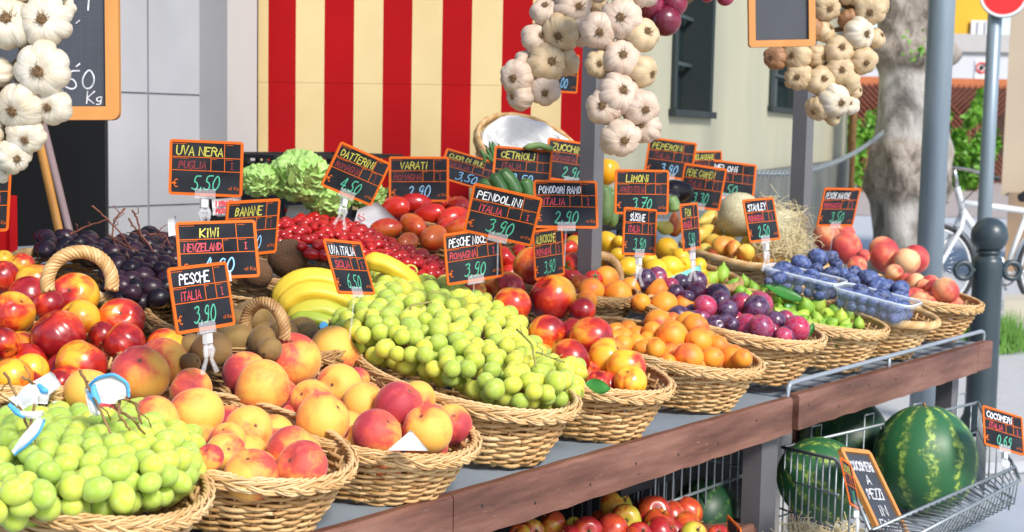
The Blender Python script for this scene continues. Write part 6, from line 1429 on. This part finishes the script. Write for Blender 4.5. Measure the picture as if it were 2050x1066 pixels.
zp = onwall(1600, 330)[1]; mb = MB(); wbox(mb, .0, uend+.05, .0, zp, .0005, .05); mb.build('plinth', MT['plinth'], pb)
for u0, u1, z in wins:
    wf = MB(); fw = (u1-u0)*.075
    wbox(wf, u0, u0+fw, z, z+1.5, -.14, .015); wbox(wf, u1-fw, u1, z, z+1.5, -.14, .015); wbox(wf, u0-.03, u1+.03, z-.03, z-.0005, -.05, .03); wbox(wf, u0+fw, u1-fw, z+1.44, z+1.5, -.14, .015)
    w_ = wf.build('window', MT['sill'], pb)
    mb = MB(); wbox(mb, u0+fw, u1-fw, z, z+1.44, -.13, -.12); mb.build('pane', MT['shutter'], w_)
    mb = MB(); um = (u0+u1)/2; wbox(mb, um-fw*.5, um+fw*.5, z, z+1.44, -.119, -.09)
    for k in range(1, 7): wbox(mb, u0+fw, u1-fw, z+k*.21-.008, z+k*.21+.008, -.0895, -.075)
    mb.build('bars', MT['rail_dim'], w_)
pdp = P0+wd*(uend-.12)+wn*.06; mb = MB(); mb.tube([(pdp.x, pdp.y, .3), (pdp.x, pdp.y, 4.4)], .035, 10); mb.build('drainpipe', MT['twig'], pb, True)
# rope chain along the wall to the tree
ch = MB(); A_, B_ = at(1498, 345, 7.0), at(1768, 265, 10.2); n = 86
for i in range(n):
    t = (i+.5)/n; p = A_*(1-t)+B_*t-Vector((0, 0, .10*4*t*(1-t))); T = (B_-A_).normalized(); s_ = Vector((0, 0, 1)) if i % 2 else T.cross(Vector((0, 0, 1))).normalized(); L = (B_-A_).length/n*.82
    ch.tube([np3(p+T*(L*math.cos(a))+s_*(.014*math.sin(a))) for a in np.linspace(0, 2*math.pi, 11)[:-1]], .006, 5, True)
tag(ch.build('chain', MT['wire'], None, True, loc=A_), 'grey chain slung from the house wall to the tree trunk', 'chain')
# ------------------------------------------------------------------ tree
def tree():
    b = at(1815, 480, 11.2); r = thing('tree', 'thick plane tree with bulging grey brown trunk behind the galvanised pole', 'tree', (b.x, b.y, 0))
    prof = [(2.6, 520, 66), (0, 478, 66), (0, 440, 68), (0, 410, 70), (0, 396, 76), (0, 380, 84), (0, 340, 86), (0, 300, 82), (0, 270, 70), (0, 220, 68), (0, 150, 66), (0, 135, 70), (0, 122, 84), (0, 105, 88), (0, 90, 78), (0, 70, 70), (0, 30, 72), (0, 0, 78), (0, -60, 80)]
    q = np.random.RandomState(2); V = []; m = 48; cx = 1820; Dd = 11.2; rows = []
    for _, y, rp in prof:
        p = at(cx+(y-300)*-.02, y, Dd); rows.append((p.x, p.y, p.z, rp*Dd/FPX))
    rows = [(rows[0][0], rows[0][1], -.02, rows[0][3]*1.5), (rows[0][0], rows[0][1], .12, rows[0][3]*1.12)]+rows[1:]+[(rows[-1][0]+.1, rows[-1][1], 3.4, .33), (rows[-1][0]+.15, rows[-1][1], 4.2, .26)]
    zz = np.array([k[2] for k in rows]); zn = np.linspace(zz[0], zz[-1], 110); rr = [np.interp(zn, zz, [k[j] for k in rows]) for j in (0, 1, 3)]
    ph = q.uniform(0, 6, 8)
    for i, z in enumerate(zn):
        for k in range(m):
            a = 2*math.pi*k/m; bp = 1+.05*math.sin(3*a+ph[0]+z*1.3)+.035*math.sin(5*a+ph[1]-z*3)+.03*math.sin(11*z+4*a+ph[2])*math.cos(2*a+ph[3])+.015*math.sin(9*a+7*z+ph[4])
            V.append((rr[0][i]+rr[2][i]*bp*math.cos(a), rr[1][i]+rr[2][i]*bp*math.sin(a), z))
    F = [(i*m+k, i*m+(k+1) % m, (i+1)*m+(k+1) % m, (i+1)*m+k) for i in range(len(zn)-1) for k in range(m)]
    tn = []
    for i, z in enumerate(zn):
        yp = proj((rr[0][i], rr[1][i], z))[1]; burl = float(np.interp(yp, [-80, 60, 118, 150, 180, 250, 295, 340, 375, 410, 480], [.7, .75, .9, .35, .12, .12, .6, .95, .8, .3, .15])); tn += [burl]*m
    V = np.array(V); tn = np.array(tn)
    cxy = np.stack([np.repeat(rr[0], m), np.repeat(rr[1], m)], 1); lump = np.sin(V[:, 2]*17+np.arange(len(V)) % m*.9)*np.sin(np.arange(len(V)) % m*.55+V[:, 2]*9)
    V[:, :2] = cxy+(V[:, :2]-cxy)*(1+.06*(lump*np.clip((tn-.3)*1.8, 0, 1)))[:, None]
    mb = MB().add(V, F); mb.t = [tn]; top = np.array([rr[0][-1], rr[1][-1], zn[-1]])
    mb.build('trunk', MT['bark'], r, True)
    lb = MB(); lv = MB()
    for i in range(7):
        a = i*.9; e = top+np.array([math.cos(a)*q.uniform(.9, 1.7), math.sin(a)*q.uniform(.9, 1.7), q.uniform(1.2, 2.4)]); P = [top-np.array([0, 0, .2]), top*.6+e*.4+np.array([0, 0, .2]), e]; lb.tube(P, [.14, .09, .03], 8)
        for _ in range(160):
            c = e+q.normal(0, .5, 3); u_ = q.normal(0, 1, 3); u_ /= np.linalg.norm(u_); w_ = np.cross(u_, q.normal(0, 1, 3)); w_ /= np.linalg.norm(w_); s = q.uniform(.06, .11); lv.add([c-u_*s, c-w_*s*.6, c+u_*s, c+w_*s*.6], [(0, 1, 2, 3)])
    lb.build('limbs', MT['bark'], r, True); lv.build('crown', MT['foliage_dark'], r)
    sv = MB(); c0 = np3(at(1832, 105, 10.75)); 
    for _ in range(26):
        c = c0+q.normal(0, 1, 3)*np.array([.05, .05, .07]); u_ = q.normal(0, 1, 3); u_ /= np.linalg.norm(u_); w_ = np.cross(u_, q.normal(0, 1, 3)); w_ /= np.linalg.norm(w_); s = q.uniform(.018, .035); sv.add([c-u_*s, c-w_*s*.6, c+u_*s, c+w_*s*.6], [(0, 1, 2, 3)])
    sv.build('sprout', MT['foliage'], r)
tree()
# ------------------------------------------------------------------ poles, traffic sign, bollard
def pole(name, label, px, y, d, w, ztop, cat='pole', lean=0):
    p = at(px, y, d); t = thing(name, label, cat, (p.x, p.y, 0)); mb = MB(); r = w/2; mb.tube([(p.x, p.y, 0), (p.x, p.y, ztop*.5), (p.x, p.y, ztop)], r, 24); mb.build('shaft', MT['galv'], t, True)
    mb = MB(); mb.lathe((p.x, p.y, 0), [(r*2, 0), (r*2, .01), (r*1.25, .014), (r*1.2, .06)], 20); mb.build('foot', MT['galv'], t, True); return t, p
pole('street_pole', 'thick galvanised street pole in front of the tree trunk', 1873, 270, 5.6, .102, 4.0)
t, p = pole('traffic_sign', 'red round no entry sign on a thin galvanised pole at the upper right', 1981, 240, 9.0, .088, 2.55, 'traffic sign')
c = at(2010, -11, 8.86); dn_ = (-Fv*.9+Rv*-.25+Uv*.05).normalized(); rz_ = dn_.to_track_quat('Z', 'Y')
def disc(nm, m_, r, z0, z1, parent):
    mb = MB(); mb.lathe((0, 0, 0), [(r, z0), (r, z1)], 48); me = mb.mesh(nm, m_); o = inst(nm, me, c, parent, rz_); return o
R_ = 46*8.86/FPX; disc('rim', MT['white_plastic'], R_, -.012, 0, t); disc('back_plate', MT['galv'], R_*1.02, -.02, -.0125, t); disc('red_face', MT['red_sign'], R_*.88, .0004, .0016, t)
mb = MB(); mb.box((0, 0, .0022), (R_*1.25, R_*.36, .0008)); inst('white_bar', mb.mesh('white_bar', MT['white_plastic']), c, t, rz_)
def bollard():
    p = at(1978, 640, 6.6); s = 6.6/FPX; ball = at(1981, 472, 6.6); r = thing('bollard', 'dark grey iron bollard with a ball top and two rings', 'bollard', (p.x, p.y, 0))
    zb2 = ball.z; rb = 37*s; w_ = 29*s; cx, cy = ball.x, ball.y; r.location = (cx, cy, 0)
    mb = MB(); zn = zb2-rb*.86; mb.lathe((cx, cy, 0), [(w_*1.35, 0), (w_*1.35, .05), (w_*1.15, .08), (w_*1.06, .12), (w_*1.03, zn*.55), (w_, zn-.085), (w_*1.0, zn-.05), (w_*.93, zn-.03), (w_*.72, zn-.022), (w_*.70, zn-.012), (w_*.86, zn-.008), (w_*.86, zn+.002), (w_*.6, zn+.006)], 40); mb.build('shaft', MT['bollard'], r, True)
    me = grid_mesh('bollard_ball', ell(.985), MT['bollard'], 48, 32); inst('ball', me, (cx, cy, zb2), r, None, rb)
    for sx_, px in ((-1, 1929), (1, 2026)):
        cc = at(px, 542, 6.6); rr = 16*s; mb = MB(); P = [np3(cc)+np3(Rv)*rr*math.cos(a)+np3(Uv)*rr*math.sin(a) for a in np.linspace(0, 2*math.pi, 33)[:-1]]; mb.tube(P, .0135, 10, True)
        j = np3(cc)-np3(Rv)*sx_*rr; mb.tube([j, np.array([cx, cy, cc.z])+np3(Rv)*sx_*w_*.8], .014, 10); mb.build('ring', MT['bollard'], r, True)
bollard()
# ------------------------------------------------------------------ bicycle
def bicycle():
    D = 11.2; hub = at(1868, 545, D); s = D/FPX; ax_ = (Rh*.985+Fh*.17).normalized(); o = Vector((hub.x, hub.y, 0)); r = thing('bicycle', 'silver bicycle standing behind the bollard and the street pole', 'bicycle', o)
    nv = Vector((-ax_.y, ax_.x, 0))
    def W(a, z, n=0): return np3(o+ax_*a+nv*n+Vector((0, 0, z)))
    Rw = .34; zh = .34; L = 1.06
    for a0, nm in ((0, 'front_wheel'), (L, 'rear_wheel')):
        mb = MB(); an = np.linspace(0, 2*math.pi, 57)[:-1]; mb.tube([W(a0+Rw*math.cos(t), zh+Rw*math.sin(t)) for t in an], .019, 8, True); w_ = mb.build('wheel', MT['rubber'], r, True)
        mb = MB(); mb.tube([W(a0+(Rw-.03)*math.cos(t), zh+(Rw-.03)*math.sin(t)) for t in an], .011, 6, True); mb.tube([W(a0, zh, -.05), W(a0, zh, .05)], .022, 10); mb.build('rim', MT['silver'], w_, True)
        mb = MB()
        for k in range(28): t = 2*math.pi*k/28; mb.tube([W(a0+.02*math.cos(t+1), zh+.02*math.sin(t+1), (.02 if k % 2 else -.02)), W(a0+(Rw-.03)*math.cos(t), zh+(Rw-.03)*math.sin(t))], .0016, 4)
        mb.build('spokes', MT['chrome'], w_, True)
        mb = MB(); mb.sheet([[W(a0+(Rw+.035)*math.cos(t), zh+(Rw+.035)*math.sin(t), n_) for n_ in (-.025, 0, .025)] for t in (np.linspace(.2, 2.2, 14) if a0 == 0 else np.linspace(.6, 3., 16))], .002); mb.build('mudguard', MT['silver'], r, True)
    hb, ht = W(.22, .80), W(.165, .98); bbk = W(.60, .30); sc = W(.50+.28, .80)
    mb = MB(); mb.tube([hb, ht], .026, 12); mb.tube([W(.20, .86), W(.76, .80)], .025, 12); mb.tube([W(.215, .80), W(.45, .50), bbk], .030, 12); mb.tube([bbk, sc], .018, 12); mb.tube([W(.74, .76), W(L, zh)], .012, 8); mb.tube([bbk, W(L, zh)], .012, 8); mb.build('frame', MT['silver'], r, True)
    mb = MB()
    for n_ in (-.05, .05): mb.tube([W(.225, .78, n_*.5), W(.19, .66, n_), W(.05, .40, n_), W(0, zh, n_)], .018, 8)
    mb.build('fork', MT['silver'], r, True)
    mb = MB(); mb.tube([ht, W(.15, 1.06), W(.13, 1.13)], .016, 10); mb.tube([W(.25, 1.08, .29), W(.17, 1.12, .2), W(.13, 1.13, .05), W(.13, 1.13, -.05), W(.17, 1.12, -.2), W(.25, 1.09, -.30)], .0125, 8); mb.tube([W(.10, 1.13, .06), W(.02, 1.12, .24), W(-.06, 1.15, .30)], .011, 8); mb.build('handlebar', MT['chrome'], r, True)
    mb = MB(); mb.tube([W(.22, 1.10, -.2), W(.33, 1.06, -.36)], .018, 10); mb.tube([W(-.03, 1.14, .27), W(-.085, 1.16, .33)], .018, 10); mb.build('grip', MT['rubber'], r, True)
    mb = MB(); mb.tube([W(-.05, 1.14, .28), W(-.03, .98, .26), W(.0, .8, .1), W(.12, .86, .03)], .004, 5); mb.tube([W(.28, 1.06, -.3), W(.22, .95, -.15), W(.2, .86, -.03)], .004, 5); mb.build('cable', MT['rubber'], r, True)
    mb = MB(); mb.tube([W(.36, .845, .02), W(.43, .86, .03), W(.47, .80, .03), W(.40, .78, .02)], .016, 8, True); mb.build('lock', MT['rubber'], r, True)
    mb = MB(); mb.tube([bbk+np3(nv)*.05, W(.66, .16, .06)], .012, 8); mb.tube([bbk-np3(nv)*.05, W(.54, .44, -.06)], .012, 8); mb.build('crank', MT['chrome'], r, True)
    mb = MB(); mb.tube([W(.60+.09*math.cos(t), .30+.09*math.sin(t), -.03) for t in np.linspace(0, 2*math.pi, 29)[:-1]], .007, 6, True); mb.build('chainring', MT['rubber'], r, True)
    mb = MB(); mb.tube([W(.70, .90), W(.78, .92), W(.92, .93)], [.03, .06, .09], 10); mb.build('saddle', MT['rubber'], r, True)
bicycle()
# ------------------------------------------------------------------ far background
def facing_box(mb, x0, x1, y0, y1, d, th=.3, mi=0, zb=None):
    a, b, c = at(x0, y1, d), at(x1, y1, d), at(x1, y0, d); z0 = a.z if zb is None else zb; z1 = c.z
    hd = lambda p: Hd(p-CAM)
    V = [(p.x+hd(p).x*k, p.y+hd(p).y*k, z) for z in (z0, z1) for p, k in ((a, 0), (b, 0), (b, th), (a, th))]
    return mb.add(V, [(0, 1, 5, 4), (1, 2, 6, 5), (2, 3, 7, 6), (3, 0, 4, 7), (0, 3, 2, 1), (4, 5, 6, 7)], mi=mi)
lw = thing('low_building', 'long low whitish building with a small warning notice far behind the tree', 'building', at(1900, 260, 47)); lw.location.z = 0
facing_box(MB(), 1500, 2300, 96, 260, 47, 2, zb=0).build('wall', MT['white_wall'], lw)
mb = MB(); facing_box(mb, 1490, 2310, 76, 95, 46.6, 3); mb.build('eaves', MT['pilaster'], lw)
nt_ = facing_box(MB(), 1951, 1990, 122, 158, 46.8, .05).build('notice', MT['white_plastic'], lw)
cc = at(1965, 136, 46.75); mb = MB(); mb.tube([np3(cc)+np3(Rh)*.16*math.cos(t)+np.array([0, 0, .16*math.sin(t)]) for t in np.linspace(0, 2*math.pi, 25)[:-1]], .035, 6, True); mb.build('red_ring', MT['red_sign'], nt_); mb = MB(); mb.lathe((cc.x, cc.y, cc.z-.06), [(.06, 0), (.07, .06), (.05, .13)], 10); mb.build('pictogram', MT['dark'], nt_)
yb = thing('yellow_building', 'bright yellow building with a pale window far behind the street pole', 'building', at(1950, 60, 62)); yb.location.z = 0
facing_box(MB(), 1908, 2000, -260, 90, 62, 6, zb=0).build('wall', MT['yellow_wall'], yb); wq = facing_box(MB(), 1943, 1988, 42, 74, 61.8, .1).build('window', MT['white_plastic'], yb)
mb = MB()
for x in (1958, 1973): facing_box(mb, x-1, x+1, 42, 74, 61.7, .05)
mb.build('glazing_bars', MT['white_wall'], wq)
mb = MB(); facing_box(mb, 1900, 1907, -260, 75, 61, 3, zb=0); mb.build('dark_edge', MT['dark'], yb)
lf = thing('lattice_fence', 'orange brown lattice fence with an orange top rail behind the shrubs', 'fence', at(1850, 250, 42)); lf.location.z = 0
mb = MB(); facing_box(mb, 1560, 2060, 160, 168, 42, .1); mb.build('top_rail', MT['fence_rail'], lf)
mb = MB(); a, b = at(1560, 260, 42), at(2060, 260, 42); z1 = at(1800, 168, 42).z; Lf = (Vector((b.x-a.x, b.y-a.y, 0))).length; uf = Vector((b.x-a.x, b.y-a.y, 0)).normalized()
for i in range(-14, int(Lf/.17)+14):
    for sg in (-1, 1):
        p0 = [i*.17, 0]; p1 = [i*.17+sg*z1, z1]
        if min(p0[0], p1[0]) < 0 or max(p0[0], p1[0]) > Lf: continue
        mb.tube([(a.x+uf.x*k[0]+Fh.x*.02*sg, a.y+uf.y*k[0]+Fh.y*.02*sg, k[1]) for k in (p0, p1)], .026, 4)
mb.build('lattice', MT['lattice'], lf); mb = MB(); facing_box(mb, 1560, 2060, 170, 260, 43, .1, zb=0); mb.build('backing', simple('dark_brown_boards', (.06, .02, .012), (.04, .015, .01), 3, .8), lf)
def shrub(label, cx, cy, rx, ry, d, seed, n=1500, mat='foliage', zb=0):
    q = np.random.RandomState(seed); c = at(cx, cy, d); s = d/FPX; r = thing('shrub', label, 'shrub', (c.x, c.y, zb), 'green shrubs along the lattice fence'); mb = MB()
    cl = [(q.uniform(-.75, .75), q.uniform(-.8, .75), q.uniform(-.5, .5), q.uniform(.22, .42)) for _ in range(16)]
    for _ in range(n):
        k = cl[q.randint(len(cl))]; v = q.normal(0, 1, 3); v *= q.uniform(.5, 1)/np.linalg.norm(v)*k[3]
        p = np3(c)+np3(Rh)*(k[0]+v[0])*rx*s+np3(Fh)*(k[2]+v[2])*rx*s*.7+np.array([0, 0, (k[1]+v[1])*ry*s]); u_ = q.normal(0, 1, 3); u_ /= np.linalg.norm(u_); w_ = np.cross(u_, q.normal(0, 1, 3)); w_ /= np.linalg.norm(w_); h = q.uniform(.05, .11)*d/30
        mb.add([p-u_*h, p-w_*h*.55, p+u_*h, p+w_*h*.55], [(0, 1, 2, 3)])
    mb.build('foliage', MT[mat], r); mb = MB()
    for k in range(6): a = q.uniform(-.5, .5); mb.tube([(c.x+Rh.x*a*rx*s*.3, c.y+Rh.y*a*rx*s*.3, zb), np3(c)+np3(Rh)*a*rx*s+np.array([0, 0, .3*ry*s])], .03, 5)
    mb.build('stems', MT['twig'], r)
shrub('bright green shrub left of the tree trunk', 1722, 300, 62, 80, 34, 1); shrub('tall bright green shrub right of the tree trunk behind the bicycle', 1950, 290, 62, 95, 36, 2, 1900)
shrub('yellowish shrub sprig climbing the fence by the sign pole', 1968, 215, 26, 40, 40, 3, 350); shrub('leafy green shrub hidden mostly behind the tree', 1850, 300, 60, 80, 37, 4, 900)
shrub('low green shrub at the house corner', 1690, 330, 30, 40, 30, 6, 500)
tp = thing('tan_building', 'tan plastered building corner with stained base at the right edge', 'building', at(2040, 400, 14)); tp.location.z = 0
facing_box(MB(), 2004, 2400, -300, 392, 14, 1.5).build('wall', MT['tan_wall'], tp)
facing_box(MB(), 2002, 2402, 393, 700, 13.98, 1.54, zb=0).build('base', simple('stained_orange_base', (.36, .22, .11), (.14, .12, .10), 1.3, .85, contrast=.14, detail=6), tp)
facing_box(MB(), 2036, 2300, -120, 138, 13.9, .05).build('white_board', MT['white_plastic'], tp)
pc = thing('concrete_block', 'pale beige concrete block on the far pavement beside the bollard', 'block', at(2040, 650, 9.9)); pc.location.z = 0
mb = MB(); facing_box(mb, 2006, 2300, 606, 690, 9.9, .4, zb=.03); mb.build('block', simple('beige_concrete', (.50, .46, .37), (.44, .40, .32), 2, .8), pc); mb = MB(); facing_box(mb, 1996, 2310, 690, 704, 9.8, .6, zb=-.01); mb.build('foot', MT['kerb'], pc)
q = np.random.RandomState(9); mb = MB()
for _ in range(900):
    p = onz(q.uniform(1945, 2030), q.uniform(690, 706), 0); h = q.uniform(.08, .28); l = q.normal(0, .05, 2); p = np3(p)+np.array([q.normal(0, .05), q.normal(0, .05), 0]); sdv = np3(Rh)*.006; mb.add([p-sdv, p+sdv, p+np.array([l[0], l[1], h])], [(0, 1, 2)])
o = mb.build('grass', MT['grass']); tag(o, 'tuft of green grass at the foot of the block by the bollard', 'grass', None, 'stuff')
def leaffall(): pass
